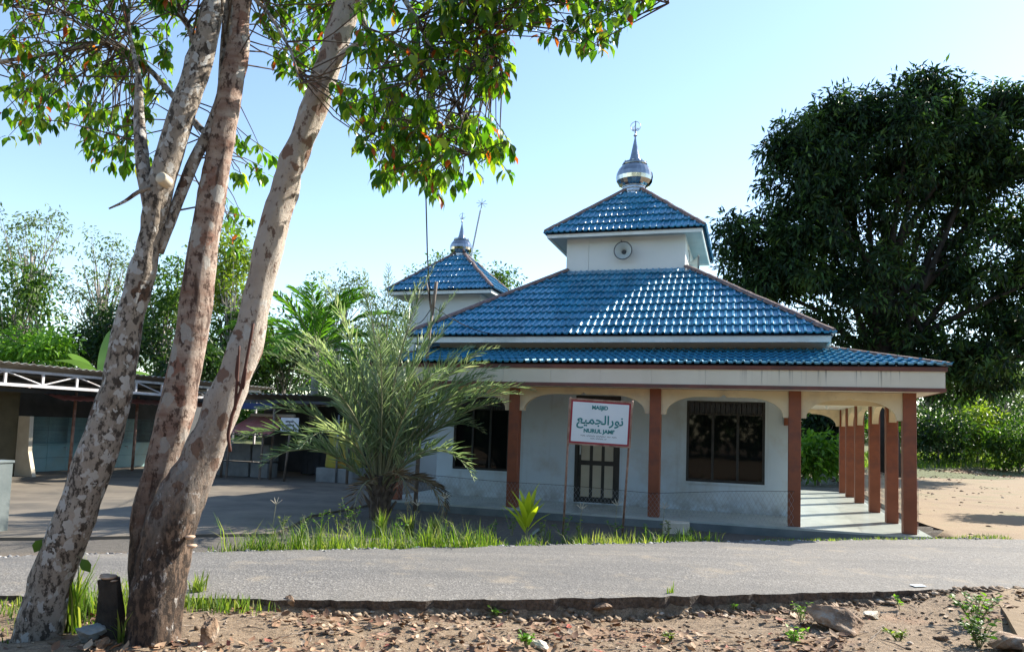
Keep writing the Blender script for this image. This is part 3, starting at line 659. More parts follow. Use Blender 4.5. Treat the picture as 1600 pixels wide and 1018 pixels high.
# things on the mosque ---------------------------------------------------------
def horn(label, a, d, z, rz, r_=.19):
    t = thing('loudspeaker', label, 'loudspeaker', W(a, d, z), YAW+rz)
    mb = MB(); n = 24   # axis along -y
    pr = [(.055, 0), (.065, -.07), (.10, -.14), (r_-.02, -.21), (r_, -.23), (r_+.012, -.235), (r_-.004, -.224), (.095, -.13), (.05, -.06)]
    vs = [(r*math.cos(2*math.pi*i/n), y, r*math.sin(2*math.pi*i/n)) for r, y in pr for i in range(n)]
    mb.add(vs, [(k_*n+i, k_*n+(i+1) % n, (k_+1)*n+(i+1) % n, (k_+1)*n+i) for k_ in range(len(pr)-1) for i in range(n)])
    mb.build('horn', M['horn'], t, smooth=True)
    mb = MB(); mb.tube([((r_+.006)*math.cos(a_), -.233, (r_+.006)*math.sin(a_)) for a_ in np.linspace(0, 2*math.pi, 29)], .012, 6, False); mb.build('rim', M['darkboard'], t, smooth=True)
    MB().lathe([(0, 0), (.05, .0), (.06, .06), (.04, .10), (0, .10)], 12).build('driver', M['darkboard'], t, smooth=True).rotation_euler = (math.pi/2, 0, 0)
    b = MB().box(-.05, .05, -.06, .02, -.10, -.05); b.box(-.02, .02, -.06, .0, -.05, .0); b.build('bracket', M['galv'], t)
    MB().tube([(.0, -.02, .02), (-.05, -.02, .18), (-.09, .0, .32)], .008, 5).build('wire', M['cable'], t)
    return t
horn('round grey horn loudspeaker facing forward on the roof tower wall', TX-.0, TY-tw-.022, 5.85+FZ, 0, .205)
horn('grey horn loudspeaker on the right side wall of roof tower', TX+tw+.022, TY-.6, 5.72+FZ, math.pi/2)
t = thing('light_bulb', 'bare white light bulb under the ceiling of right-hand gallery', 'light bulb', W(-1.02, 3.1, CT+.005), YAW)
MB().lathe([(0, 0), (.045, 0), (.045, -.02), (.02, -.04), (.02, -.09), (0, -.09)], 12).build('holder', M['dark'], t, smooth=True)
MB().lathe([(.018, -.088), (.03, -.11), (.045, -.15), (.035, -.185), (0, -.2)], 12).build('globe', M['bulb'], t, smooth=True)
def netting(name, label, pts, hs, root):
    """hexagon-like wire netting along a polyline in (a,d) with heights at the vertices"""
    P = np.array(pts, float); seg = np.linalg.norm(np.diff(P, axis=0), axis=1); S = np.concatenate([[0], np.cumsum(seg)])
    f = lambda s: np.array([np.interp(s, S, P[:, 0]), np.interp(s, S, P[:, 1])]); H = lambda s: float(np.interp(s, S, hs))
    st = .075; n = int(S[-1]/st); mb = MB()
    for i in range(-9, n+9):
        for sg in (1, -1):
            row = []
            for k_ in range(9):
                s_ = i*st+sg*(k_)*st*.5*1.0
                if s_ < 0 or s_ > S[-1]:
                    continue
                p = f(s_); row.append((p[0], p[1]+.006*sg, FZ+.02+H(s_)*k_/8+.01*math.sin(s_*2.1)))
            if len(row) > 1: mb.tube(row, .0021, 3, False)
    o = mb.build('mesh', M['galv'], root)
    mb = MB(); mb.tube([(*f(s_), FZ+.025+H(s_)+.01*math.sin(s_*2.1)) for s_ in np.linspace(0, S[-1], 60)], .004, 4); mb.build('top_wire', M['cable'], root)
t = site('wire_netting', 'low wire netting strung along the front columns of mosque', 'netting', 0, 0)
netting('net', '', [(AL+.1, -.125), (COLS[3], -.13), (COLS[2], -.125), (COLS[1], -.13)], [.52, .48, .43, .60], t)
t = site('wire_netting', 'wire netting along the right-hand side columns of mosque', 'netting', 0, 0)
netting('net', '', [(.13, -.1), (.125, SIDE[0]), (.13, SIDE[1]), (.125, SIDE[2]), (.13, SIDE[4])], [.92, .86, .84, .84, .8], t)

# small tower behind -----------------------------------------------------------
MA, MD = -11.72, 8.219
MT = site('minaret_tower', 'small square tower with blue tiled roof and little dome behind mosque', 'tower', MA, MD)
mb = MB(); hw = 1.172
mb.box(-hw, hw, -hw, -hw+.1, 0, 5.62+FZ); mb.box(-hw, hw, hw-.1, hw, 0, 5.62+FZ); mb.box(-hw, -hw+.1, -hw+.1, hw-.1, 0, 5.62+FZ); mb.box(hw-.1, hw, -hw+.1, hw-.1, 0, 5.62+FZ)
mb.build('wall', M['tower'], MT)
hip_roof(MT, 'roof', 0, 0, 1.739, .2, 5.686+FZ, 7.08+FZ, .13, rr=.06)
dome(MT, 0, 0, 7.02+FZ, .78)
t = thing('antenna_mast', 'thin leaning antenna mast behind the small tower roof', 'antenna', py(735, 405, 27.5)*[1, 1, 0])
p0, p1 = py(735, 405, 27.5), py(753, 318, 27.5); b0 = np.array([p0[0], p0[1], 0]); lean = (p1-p0)
MB().tube([p0-lean*p0[2]/lean[2]-b0, p0-b0, p1-b0-lean*.12], .035, 8).build('mast', M['galv'], t)
MB().tube([p1-b0-lean*.13, p1-b0], .016, 6).build('tip', M['galv'], t)
for i in range(4):
    v = np.array([math.cos(i*math.pi/4), .3, math.sin(i*math.pi/4)])*.2; MB().tube([p1-b0-v, p1-b0+v], .012, 5).build('element', M['galv'], t)

# name board -------------------------------------------------------------------
def text(body, size, mat, parent, x, z, y, sx=1., ext=.0015, bold=0., name='lettering'):
    cu = bpy.data.curves.new('t', 'FONT'); cu.body = body; cu.size = size; cu.align_x = 'CENTER'; cu.align_y = 'CENTER'; cu.extrude = ext; cu.offset = bold
    o = bpy.data.objects.new('t', cu); COL.objects.link(o); bpy.context.view_layer.update()
    me = bpy.data.meshes.new_from_object(o.evaluated_get(bpy.context.evaluated_depsgraph_get())); bpy.data.objects.remove(o)
    me.materials.clear(); me.materials.append(mat)
    r = link(bpy.data.objects.new(name, me), parent); r.rotation_euler = (math.pi/2, 0, 0); r.location = (x, y, z); r.scale = (sx, 1, 1); return r
L0 = np.array([.985, 12.55, 0]); 
SG = thing('name_board', 'white mosque name board with red border on two rusty posts', 'sign', L0, .0)
bw, zb, zt = 1.035, 1.49, 2.235
mb = MB(); mb.tube([(-.055, 0, -.1), (0.0, 0, zt+.02)], .019, 10); mb.build('post', M['rust'], SG, smooth=True)
mb = MB(); mb.tube([(bw-.075, .28, -.1), (bw+.005, .02, zt+.0)], .019, 10); mb.build('post', M['rust'], SG, smooth=True)
fr = thing('board', None, None); fr.parent = SG; fr.location = (0, 0, 0); fr.rotation_euler = (0, R(1.9), 0)
bpy.data.objects.remove(fr)
def tilt(mb):
    c_, s_ = math.cos(R(1.9)), math.sin(R(1.9))
    for i, (x, y, z) in enumerate(mb.v): mb.v[i] = (c_*x+s_*(z-zt), y, zt-s_*x+c_*(z-zt))
    return mb
mb = MB(); mb.box(.05, bw-.05, -.03, -.02, zb+.045, zt-.045); bd = tilt(mb).build('board', M['signw'], SG)
mb = MB(); mb.box(.02, bw-.02, -.026, -.016, zb+.015, zt-.015); tilt(mb).build('red_border', M['red'], bd)
mb = MB(); mb.box(-.012, .02, -.035, .0, zb-.01, zt+.015); mb.box(bw-.02, bw+.012, -.035, 0, zb-.01, zt+.015); mb.box(.02, bw-.02, -.035, 0, zt-.017, zt+.015); mb.box(.02, bw-.02, -.035, 0, zb-.01, zb+.017)
tilt(mb).build('frame', M['rust'], SG)
cx_ = bw/2-.01
def stext(body, size, mat, x, z, sx=1., bold=0.):
    o = text(body, size, mat, bd, 0, 0, 0, sx, .001, bold)
    c_, s_ = math.cos(R(1.9)), math.sin(R(1.9))
    o.location = (c_*x+s_*(z-zt), -.0315, zt-s_*x+c_*(z-zt)); o.rotation_euler = (math.pi/2, R(1.9), 0); return o
stext('MASJID', .085, M['teal'], cx_-.005, zt-.125, 1.0, .004)
stext('\uFECA\uFEF4\uFEE4\uFEA0\uFEDF\uFE8D\uFEAD\uFEEE\uFEE7', .205, M['teal'], cx_+.01, zt-.335, 1.02, .004)
stext("NURUL JAMI'", .085, M['teal'], cx_, zt-.515, 1.06, .004)
def marks(root, x, z, n, w, h, y, mat):
    mb = MB(); xx = x-w/2; p = w/n
    for i in range(n):
        if i in (4, 12, 21, 25): xx += p; continue
        mb.box(xx+p*.12, xx+p*.38, y, y+.001, z, z+h); mb.box(xx+p*.38, xx+p*.85, y, y+.001, z+h*(.0 if i % 2 else .7), z+h*(.3 if i % 2 else 1)); xx += p
    return tilt(mb).build('small_print', mat, root)
marks(bd, cx_, zt-.605, 30, .60, .018, -.0315, M['ink']); marks(bd, cx_, zt-.645, 15, .27, .018, -.0315, M['ink'])

# ================================================================== SHEDS AND YARD THINGS
def corr(mb, x0, x1, y0, y1, z0, z1, n, amp=.02, along='y'):
    """corrugated sheet; ribs run along x, z from z0 (x0) to z1 (x1)"""
    m_ = n*4; vs = []; fs = []
    for i in range(m_+1):
        y = y0+(y1-y0)*i/m_; w = amp*math.cos(i*math.pi/2)
        vs += [(x0, y, z0+w), (x1, y, z1+w), (x0, y, z0+w+.006), (x1, y, z1+w+.006)]
    for i in range(m_):
        k_ = i*4; fs += [(k_, k_+1, k_+5, k_+4), (k_+2, k_+6, k_+7, k_+3), (k_, k_+4, k_+6, k_+2), (k_+1, k_+3, k_+7, k_+5)]
    mb.add(vs, fs); return mb
SA, SD = -19.9, 0.
SH = site('wash_shed', 'long open wash shed with tin roof and blue tiled wall', 'shed', SA, SD)
of = (SA, SD, 0)
MB().box(-21.3, -19.7, -5, 9.5, -.1, .07).build('raised_floor', M['concrete'], SH, off=of)
MB().box(-21.25, -21.1, -5, 9.5, .07, 2.45).build('back_wall', M['darkboard'], SH, off=of)
for i in range(11):
    for j in range(4):
        if j == 2 and False: continue
        MB().box(-21.10, -21.085-(.02 if j > 1 else 0), .35+i*.62, .35+i*.62+.612, .075+j*.375, .075+j*.375+.368).build('wall_tile', M['shedtile'], SH, off=of)
MB().box(-21.10, -21.03, .35, 7.2, .815, .835).build('pipe_ledge', M['shedtile'], SH, off=of)
for i in range(5):
    mb = MB(); mb.tube([(-21.08, 1.0+i*1.1, .72), (-20.98, 1.0+i*1.1, .72), (-20.96, 1.0+i*1.1, .66)], .012, 6); mb.build('tap', M['galv'], SH, off=of)
mb = MB(); mb.prism([(-21.1, .07), (-19.75, .07), (-19.95, .7), (-19.98, 1.58), (-21.1, 1.58)], .05, .16); mb.build('end_wall', M['cream'], SH, off=of)
MB().box(-21.6, -20.35, -5, .045, .07, 2.3).build('side_room', M['mudwall'], SH, off=of)
for d in (1.25, 3.4, 5.6):
    mb = MB(); mb.tube([(-19.85, d-.03, .05), (-19.85, d, 2.25)], .04, 8); mb.build('post', M['rust'], SH, off=of, smooth=True)
tr = -18.6
for z, r_ in ((2.62, .032), (2.30, .035)):
    MB().box(tr-r_, tr+r_, -6, 7.5, z-r_, z+r_).build('chord', M['steelwhite'], SH, off=of)
dd = np.arange(-5.6, 7.2, .95)
for i, d in enumerate(dd):
    MB().box(tr-.02, tr+.02, d-.03, d+.03, 2.336, 2.586).build('strut', M['steelwhite'], SH, off=of)
    mb = MB(); mb.tube([(tr, d+.03, 2.34 if i % 2 else 2.585), (tr, d+.92, 2.585 if i % 2 else 2.34)], .018, 5); mb.build('brace', M['steelwhite'], SH, off=of)
mb = MB(); corr(mb, -18.35, -22.0, -6.5, 8, 2.78, 2.42, 70, .02); mb.build('tin_roof', M['tinroof'], SH, off=of)
for a in (-19.4, -20.4): MB().box(a-.03, a+.03, -6, 7.8, 2.71-.099*(-18.35-a)-.03, 2.71-.099*(-18.35-a)+.03).build('purlin', M['darkboard'], SH, off=of)
MB().box(-19.93, -19.85, -5, 7.6, 2.17, 2.25).build('beam', M['darkboard'], SH, off=of)
mb = MB(); corr(mb, -19.3, -19.9, .3, 7.4, 2.02, 2.16, 30, .016); mb.build('tin_strip', M['redtin'], SH, off=of)
for d in (-5.5, -1.2, 3.1, 7.3): MB().box(tr-.03, tr+.03, d-.03, d+.03, 0 if d in (-5.5, 7.3) else 2.25, 2.27).build('post', M['steelwhite'], SH, off=of)

RA, RD = -15., 4.6
RS = site('rear_shed', 'dark lean-to shed with sheet roof at the back of yard', 'shed', RA, RD); of = (RA, RD, 0)
mb = MB(); corr(mb, 0, 3.6, 0, 5.2, 2.42, 2.20, 26, .02)
for i, (x, y, z) in enumerate(mb.v): mb.v[i] = (-13.0-y, 3.9+x, z)
mb.build('sheet_roof', M['tinroof'], RS, off=of)
MB().box(-18.2, -12.7, 7.2, 7.3, 0, 2.19).build('back_wall', M['darkboard'], RS, off=of)
n = 14
for i in range(n):
    MB().box(-16.0+i*.22, -16.0+i*.22+.21, 6.2+random.uniform(-.01, .01), 6.24, .05, 1.35+random.uniform(-.03, .03)).build('plank', M['darkboard'], RS, off=of)
MB().box(-18.1, -12.9, 3.95, 4.03, 2.17, 2.25).build('beam', M['darkboard'], RS, off=of)
MB().box(-17.5, -15.6, 3.93, 3.948, 1.98, 2.16).build('blue_sheet', M['bluetarp'], RS, off=of)
for a in (-18.0, -15.55, -13.1):
    MB().tube([(a-.03, 4.0, 0), (a, 4.0, 2.2)], .04, 8).build('post', M['pole'], RS, off=of, smooth=True)
for a0, a1 in ((-17.9, -16.55), (-16.52, -15.9)):
    for z0, z1, y in ((0, .42, 4.35), (.46, .95, 4.4)): MB().box(a0, a1-.1*random.random(), y, y+.5, z0, z1).build('cement_trough', M['cement'], RS, off=of, bevel=.015)
t = site('tin_canopy', 'small red corrugated tin canopy on two thin posts', 'canopy', -16.2, 3.7); of = (-16.2, 3.7, 0)
mb = MB(); corr(mb, 0, 1.15, 0, 1.5, 1.30, 1.78, 10, .016)
for i, (x, y, z) in enumerate(mb.v): mb.v[i] = (-16.75+y, 3.45+x, z)
mb.build('tin_sheet', M['redtin'], t, off=of)
MB().tube([(-16.75, 4.57, 1.82), (-15.25, 4.57, 1.82)], .05, 8).build('ridge', M['cream'], t, off=of)
MB().box(-16.8, -15.2, 3.46, 3.5, 1.24, 1.28).build('rail', M['pole'], t, off=of)
for a in (-15.6, -16.7): MB().tube([(a-.05, 3.6, 0), (a+.03, 3.56, 1.26)], .035, 8, jit=.1).build('post', M['pole'], t, off=of)
def notice(label, a, d, z0, z1, w, lean, pw=True):
    t = site('notice_board', label, 'sign', a, d)
    MB().box(-w/2, w/2, -.012, .0, z0, z1).build('panel', M['signw'], t)
    if pw: MB().tube([(-lean, .035, -.05), (0.02, .035, z1-.06)], .033, 8).build('post', M['pole'], t, smooth=True)
    h = z1-z0
    for zz, ww, hh in ((.66, .45, .15), (.40, .55, .16), (.10, .86, .13)):
        mb = MB(); n = 7; x = -w*ww/2
        for i in range(n):
            if i == 3 and ww > .8: x += w*ww/n; continue
            mb.box(x, x+w*ww/n*.75, -.014, -.0125, z0+h*zz, z0+h*(zz+hh*random.uniform(.7, 1))); x += w*ww/n
        mb.build('lettering', M['ink'], t)
    return t
notice('small white notice board on a post before the dark shed', -14.76, 3.6, 1.38, 1.77, .57, .12)
t = notice('white notice board partly hidden behind the leaning right trunk', -16.95, 3.62, .93, 1.60, .62, .02)
PL = site('tank_plinth', 'grey cement plinth under the yellow water tank', 'plinth', -13.72, 4.75)
MB().box(-.55, .62, -.5, .6, -.05, .40).build('block', M['cement'], PL, bevel=.02)
TK = site('water_tank', 'yellow plastic water tank with orange stain on cement plinth', 'water tank', -13.70, 4.78, .40)
MB().lathe([(0, 0), (.50, 0), (.52, .04), (.50, .3), (.475, .6), (.45, .9), (.42, 1.08), (.25, 1.2), (.15, 1.22), (.15, 1.28), (0, 1.28)], 28).build('body', M['tank'], TK, smooth=True)
MB().tube([(-.50, -.12, -.35), (-.535, -.12, .1), (-.50, -.1, .9), (-.4, -.1, 1.15)], .02, 6).build('pipe', M['cable'], TK, smooth=True)
MB().tube([(.1, -.56, -.38), (.1, -.56, 1.5)], .03, 6).build('stand_pipe', M['galv'], TK, smooth=True)
p = pz(-8, 830)
cp = thing('gate_post', 'grey cement gate post at the left edge of the yard', 'post', p, YAW)
MB().box(-.11, .11, -.11, .11, -.05, .97).build('shaft', M['plinth'], cp, bevel=.01); MB().box(-.125, .125, -.125, .125, .97, 1.01).build('cap', M['plinth'], cp, bevel=.008)
p = pg(1057, 832)
cb = thing('cement_block', 'pale cement block lying in the roadside grass by mosque', 'block', p, YAW+.1)
MB().box(-.24, .22, -.14, .16, -.03, .20).build('block', M['cream'], cb, bevel=.02)

# forked pole with cables
pb = pg(648, 797)
FP = thing('forked_pole', 'thin leaning wooden pole with forked top beside date palm', 'pole', pb)
q_ = lambda x, y, Y=15.25: py(x, y, Y)-pb
MB().tube([(0, 0, -.1), q_(655, 690), q_(664, 600), q_(671, 520), q_(676, 482)], [.045, .042, .036, .033, .032], 8, jit=.08).build('shaft', M['pole'], FP, smooth=True)
MB().tube([q_(675, 492), q_(679, 462), q_(682, 440)], [.032, .034, .036], 8, jit=.08).build('fork', M['pole'], FP, smooth=True)
MB().tube([q_(675, 492), q_(671, 465), q_(666, 441)], [.026, .022, .018], 8, jit=.08).build('fork', M['pole'], FP, smooth=True)
def cable(label, pts, r_=.012):
    b = np.array(pts[0]); o = thing('cable', label, 'cable', b)
    MB().tube([np.array(p)-b for p in pts], r_, 5).build('strand', M['cable'], o, smooth=True)
cable('black cable hanging straight down from tree crown to forked pole', [py(x, y, Y) for x, y, Y in ((672, 470, 15.2), (668, 400, 15.1), (666, 320, 15.0), (664, 200, 14.9), (663, 60, 14.7), (662, -150, 14.5))], .016)
m1 = W(RCX-1.6, .37, 3.56+FZ-.05)
s0 = py(676, 478, 15.25)
cable('thin black cable sagging from forked pole to the white eave', [s0+(m1-s0)*t-np.array([0, 0, .22*math.sin(math.pi*t)]) for t in np.linspace(0, 1, 12)], .010)
m2 = W(MA-1.1, MD-1.3, 5.0)
cable('thin black cable from forked pole to the small tower wall', [s0+(m2-s0)*t-np.array([0, 0, .25*math.sin(math.pi*t)]) for t in np.linspace(0, 1, 12)], .010)

# ================================================================== PLANTS
def nrm(v): return v/(np.linalg.norm(v, axis=-1, keepdims=True)+1e-9)
def leaf_np(P, D, Nn, Ln, Wd, near=False, curl=.15):
    """folded leaves: base P, direction D, normal Nn"""
    D = nrm(D); S = nrm(np.cross(D, Nn)); Nn = np.cross(S, D)
    Ln = np.asarray(Ln)[:, None]; Wd = np.asarray(Wd)[:, None]; n = len(P)
    if near:
        st = [(0, 0, 0, 0), (.28, .40, .10, 0), (.62, .44, .10, -.02), (1, 0, 0, -curl), (.62, -.44, .10, -.02), (.28, -.40, .10, 0), (.28, 0, 0, 0), (.62, 0, 0, -.02)]
        fs = [(0, 6, 1), (1, 6, 7, 2), (2, 7, 3), (0, 5, 6), (5, 4, 7, 6), (4, 3, 7)]
        tri = np.array([(0, 6, 1), (1, 6, 7), (1, 7, 2), (2, 7, 3), (0, 5, 6), (5, 4, 7), (5, 7, 6), (4, 3, 7)])
    else:
        st = [(0, 0, 0, 0), (.5, .5, .12, 0), (1, 0, 0, -curl), (.5, -.5, .12, 0)]
        tri = np.array([(0, 2, 1), (0, 3, 2)])
    V = np.stack([P+D*Ln*a+S*Wd*b+Nn*(Wd*c_+Ln*e) for a, b, c_, e in st], 1).reshape(-1, 3)
    T = (np.arange(n)[:, None, None]*len(st)+tri[None]).reshape(-1, 3)
    return V, T
def clump_leaves(C, rc, per, L0, seed, droop=.5, flat=.8, ratio=.42):
    r = np.random.default_rng(seed); n = len(C)*per
    rc = np.repeat(np.broadcast_to(rc, (len(C),)), per)
    u = nrm(r.normal(size=(n, 3))); rad = r.random(n)**.45
    off = u*(rad*rc)[:, None]*[1, 1, flat]
    P = np.repeat(C, per, 0)+off
    D = nrm(u*1.0+r.normal(size=(n, 3))*.7+[0, 0, -droop])
    Nn = nrm(r.normal(size=(n, 3))*.7+[0, 0, 1.])
    Ln = L0*r.uniform(.65, 1.3, n)
    return leaf_np(P, D, Nn, Ln, Ln*ratio)
def ell_pts(blobs, seed, shell=.45):
    """blobs (cx,cy,cz,rx,ry,rz,n): points spread in each ellipsoid, denser to its surface"""
    r = np.random.default_rng(seed); out = []
    for cx, cy, cz, rx, ry, rz, n in blobs:
        u = nrm(r.normal(size=(n, 3))); q = r.random(n)**shell
        out.append(np.array([cx, cy, cz])+u*q[:, None]*[rx, ry, rz])
    return np.concatenate(out)
def tree(name, label, base, H, blobs, mat, barkm, r0, per=26, rc=.6, L0=.28, seed=1, droop=.5, group=None, nl=14, cat='tree', shell=.5, ratio=.42, twigs=0):
    base = np.array(base, float); t = thing(name, label, cat, base, 0, group)
    r = np.random.default_rng(seed); C = ell_pts(blobs, seed, shell)-base
    V, T = clump_leaves(C, rc*r.uniform(.7, 1.25, len(C)), per, L0, seed+1, droop, ratio=ratio)
    npmesh('crown', V, T, mat, t)
    mb = MB(); cen = np.mean([b[:3] for b in blobs], 0)-base
    lx, ly = r.normal(0, .03*H, 2); mid = H*.45
    tp = np.array([[0, 0, -.3], [lx*.3, ly*.3, mid*.5], [lx+cen[0]*.35, ly+cen[1]*.35, mid], [cen[0]*.8, cen[1]*.8, cen[2]]])
    mb.tube(tp, [r0*1.25, r0, r0*.85, r0*.35], 8, jit=.06)
    for i in r.choice(len(C), min(nl+twigs, len(C)), replace=False):
        s = r.uniform(.45, .95); k_ = s*3; j = int(min(2, k_)); st_ = tp[j]+(tp[j+1]-tp[j])*(k_-j); e = C[i]
        m_ = (st_+e)/2+[0, 0, .12*np.linalg.norm(e-st_)*r.uniform(-.3, 1)]
        mb.tube([st_, m_, e], [r0*.38, r0*.22, r0*.05], 5, False)
    mb.build('trunk', barkm, t, smooth=True); return t
def pblob(x, y, Y, rx, ry, n, dep=1.):
    c = py(x, y, Y); k_ = Y/F; return (c[0], c[1], c[2], rx*k_, (rx+ry)/2*k_*dep, ry*k_, n)
def gbase(x, Y):
    X = float(py(x, 600, Y)[0]); return (X, Y, float(ground_z(X, Y)))

# big dark tree on the right
mb_ = [pblob(1400, 260, 33, 150, 120, 230), pblob(1270, 300, 33, 95, 110, 170), pblob(1250, 230, 33, 55, 50, 60), pblob(1560, 260, 33, 120, 110, 200), pblob(1440, 165, 33, 85, 48, 100), pblob(1330, 185, 33, 70, 45, 80),
       pblob(1330, 430, 33, 150, 110, 165), pblob(1500, 430, 34, 130, 110, 135), pblob(1215, 400, 33, 60, 75, 70), pblob(1150, 380, 33, 34, 55, 30), pblob(1180, 450, 33, 55, 40, 34),
       pblob(1500, 570, 33, 85, 60, 75), pblob(1400, 540, 34, 110, 60, 75), pblob(1580, 520, 34, 70, 70, 60), pblob(1620, 420, 34, 60, 120, 80), pblob(1560, 165, 33, 70, 40, 50)]
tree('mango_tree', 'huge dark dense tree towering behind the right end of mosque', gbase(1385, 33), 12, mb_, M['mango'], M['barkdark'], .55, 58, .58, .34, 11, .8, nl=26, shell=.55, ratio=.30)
# trees and shrubs, right background
rr = [('shrub', 'bright leafy shrub beside the right corner column of mosque', 1465, 665, 41, 46, 58, 46, 'darkgreen'),
      ('shrub', 'yellowish green shrub in the middle of the right-hand bank', 1525, 668, 43, 36, 42, 30, 'yellowgreen'),
      ('shrub', 'leafy green shrub at the right edge below the far trees', 1590, 685, 40, 48, 48, 40, 'midgreen'),
      ('shrub', 'low sunlit shrub seen through the right-hand gallery', 1280, 708, 27, 40, 30, 30, 'brightgreen'),
      ('shrub', 'darker shrub seen at the back of the right-hand gallery', 1300, 660, 36, 30, 40, 24, 'midgreen'),
      ('tree', 'dark rounded tree seen through the right-hand gallery arch', 1285, 668, 31, 34, 46, 44, 'mango'),
      ('shrub', 'dark tangled shrub between the yellowish and the edge shrubs', 1560, 662, 44, 46, 50, 40, 'darkgreen'),
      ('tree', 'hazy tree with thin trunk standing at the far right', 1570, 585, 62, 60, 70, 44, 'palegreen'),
      ('tree', 'slender tree with loose crown behind the right-hand shrubs', 1500, 600, 54, 45, 55, 36, 'midgreen'),
      ('tree', 'darker tree filling the gap under the big dark tree', 1450, 590, 50, 50, 55, 40, 'darkgreen'),
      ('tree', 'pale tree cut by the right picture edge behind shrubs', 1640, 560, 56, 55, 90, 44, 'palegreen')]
for i, (nm, lb, x, y, Y, rx, ry, n, mt) in enumerate(rr):
    b = gbase(x, Y); tree('leafy_'+nm if nm == 'shrub' else 'background_tree', lb, b, max(1.5, py(x, y, Y)[2]-b[2]), [pblob(x, y, Y, rx, ry, n), pblob(x-rx*.5, y+ry*.35, Y, rx*.6, ry*.6, n//2), pblob(x+rx*.5, y+ry*.3, Y, rx*.6, ry*.6, n//2)], M[mt], M['barkbg'], .06 if nm == 'shrub' else .14, 34, .55, .27, 40+i*3, .3, cat=nm, nl=16)
yt = W(0, 0); cx0 = pz(1592, 812, .12); yc = cx0+np.array([SV.x, SV.y, SV.z])/SV.z*4.2
tree('added_shadow_tree', 'round tree added out of view at the right to cast the dark oval shadow', (yc[0], yc[1], float(ground_z(yc[0], yc[1]))), 4, [(yc[0], yc[1], 4.3, 1.15, 1.15, .75, 90)], M['midgreen'], M['barkbg'], .07, 40, .3, .2, 91, .4, nl=10)  # unseen tree, added only to throw the oval shadow onto the sand
# left background
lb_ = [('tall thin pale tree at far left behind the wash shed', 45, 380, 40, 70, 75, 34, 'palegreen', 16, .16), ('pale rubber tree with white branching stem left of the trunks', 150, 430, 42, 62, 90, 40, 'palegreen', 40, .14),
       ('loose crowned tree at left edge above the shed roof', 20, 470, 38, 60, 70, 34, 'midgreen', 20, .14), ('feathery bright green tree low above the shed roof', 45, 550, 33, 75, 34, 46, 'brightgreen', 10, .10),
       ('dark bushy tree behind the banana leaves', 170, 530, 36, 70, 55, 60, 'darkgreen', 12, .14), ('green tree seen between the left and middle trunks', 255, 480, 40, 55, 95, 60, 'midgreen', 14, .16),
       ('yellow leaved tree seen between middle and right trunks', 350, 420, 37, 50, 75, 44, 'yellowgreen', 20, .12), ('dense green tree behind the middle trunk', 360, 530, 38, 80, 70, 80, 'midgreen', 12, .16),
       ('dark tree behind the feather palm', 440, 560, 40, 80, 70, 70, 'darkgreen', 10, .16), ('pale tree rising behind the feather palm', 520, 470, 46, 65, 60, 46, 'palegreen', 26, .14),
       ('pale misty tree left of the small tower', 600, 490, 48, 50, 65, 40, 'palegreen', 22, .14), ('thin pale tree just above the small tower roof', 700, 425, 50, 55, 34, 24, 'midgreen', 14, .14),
       ('sparse tree top peeping right of the antenna mast', 765, 450, 50, 45, 45, 24, 'midgreen', 14, .14), ('dark tree behind the rear shed roof', 300, 575, 34, 60, 40, 50, 'darkgreen', 8, .14), ('green tree hidden low behind the date palm', 600, 570, 44, 70, 60, 50, 'midgreen', 8, .16)]
for i, (lb, x, y, Y, rx, ry, n, mt, tw_, r0) in enumerate(lb_):
    b = gbase(x, Y); sparse = mt == 'palegreen'
    tree('background_tree', lb, b, py(x, y, Y)[2]-b[2], [pblob(x, y, Y, rx, ry, n), pblob(x-rx*.4, y+ry*.4, Y+1, rx*.6, ry*.6, n//2), pblob(x+rx*.45, y-ry*.2, Y-1, rx*.55, ry*.6, n//2)], M[mt], M['barkbg'], r0, 20 if sparse else 36, .55 if sparse else .7, .22 if sparse else .28, 100+i*3, .4, nl=12, twigs=tw_)
# far wood closing the horizon, and the wood across the road behind the viewer
def wood(name, label, pts, hh, n, mat, seed, L0=.8):
    r = np.random.default_rng(seed); P = np.array(pts, float); seg = np.linalg.norm(np.diff(P, axis=0), axis=1); S = np.concatenate([[0], np.cumsum(seg)])
    s = r.uniform(0, S[-1], n); C = np.stack([np.interp(s, S, P[:, 0])+r.normal(0, 2.5, n), np.interp(s, S, P[:, 1])+r.normal(0, 2.5, n), np.zeros(n)], 1)
    top = hh*(.62+.25*np.sin(s*.21)+.18*np.sin(s*.63+1)+r.normal(0, .06, n)); C[:, 2] = ground_z(C[:, 0], C[:, 1])+top*r.random(n)**.75
    V, T = clump_leaves(C, 1.5, 22, L0, seed+1, .3); tag(npmesh(name, V, T, mat), label, 'wood', kind='stuff')
wood('far_wood', 'distant green wood closing the view behind the yard', [(-75, 42), (-45, 56), (-20, 60), (0, 62), (25, 68), (60, 74), (95, 66)], 9, 2600, M['midgreen'], 301, .6)
wood('roadside_wood', 'dark wood across the road, mirrored in the mosque windows', [(-50, -10), (-22, -14), (0, -16), (22, -14), (50, -8)], 13, 1500, M['darkgreen'], 311, .8)

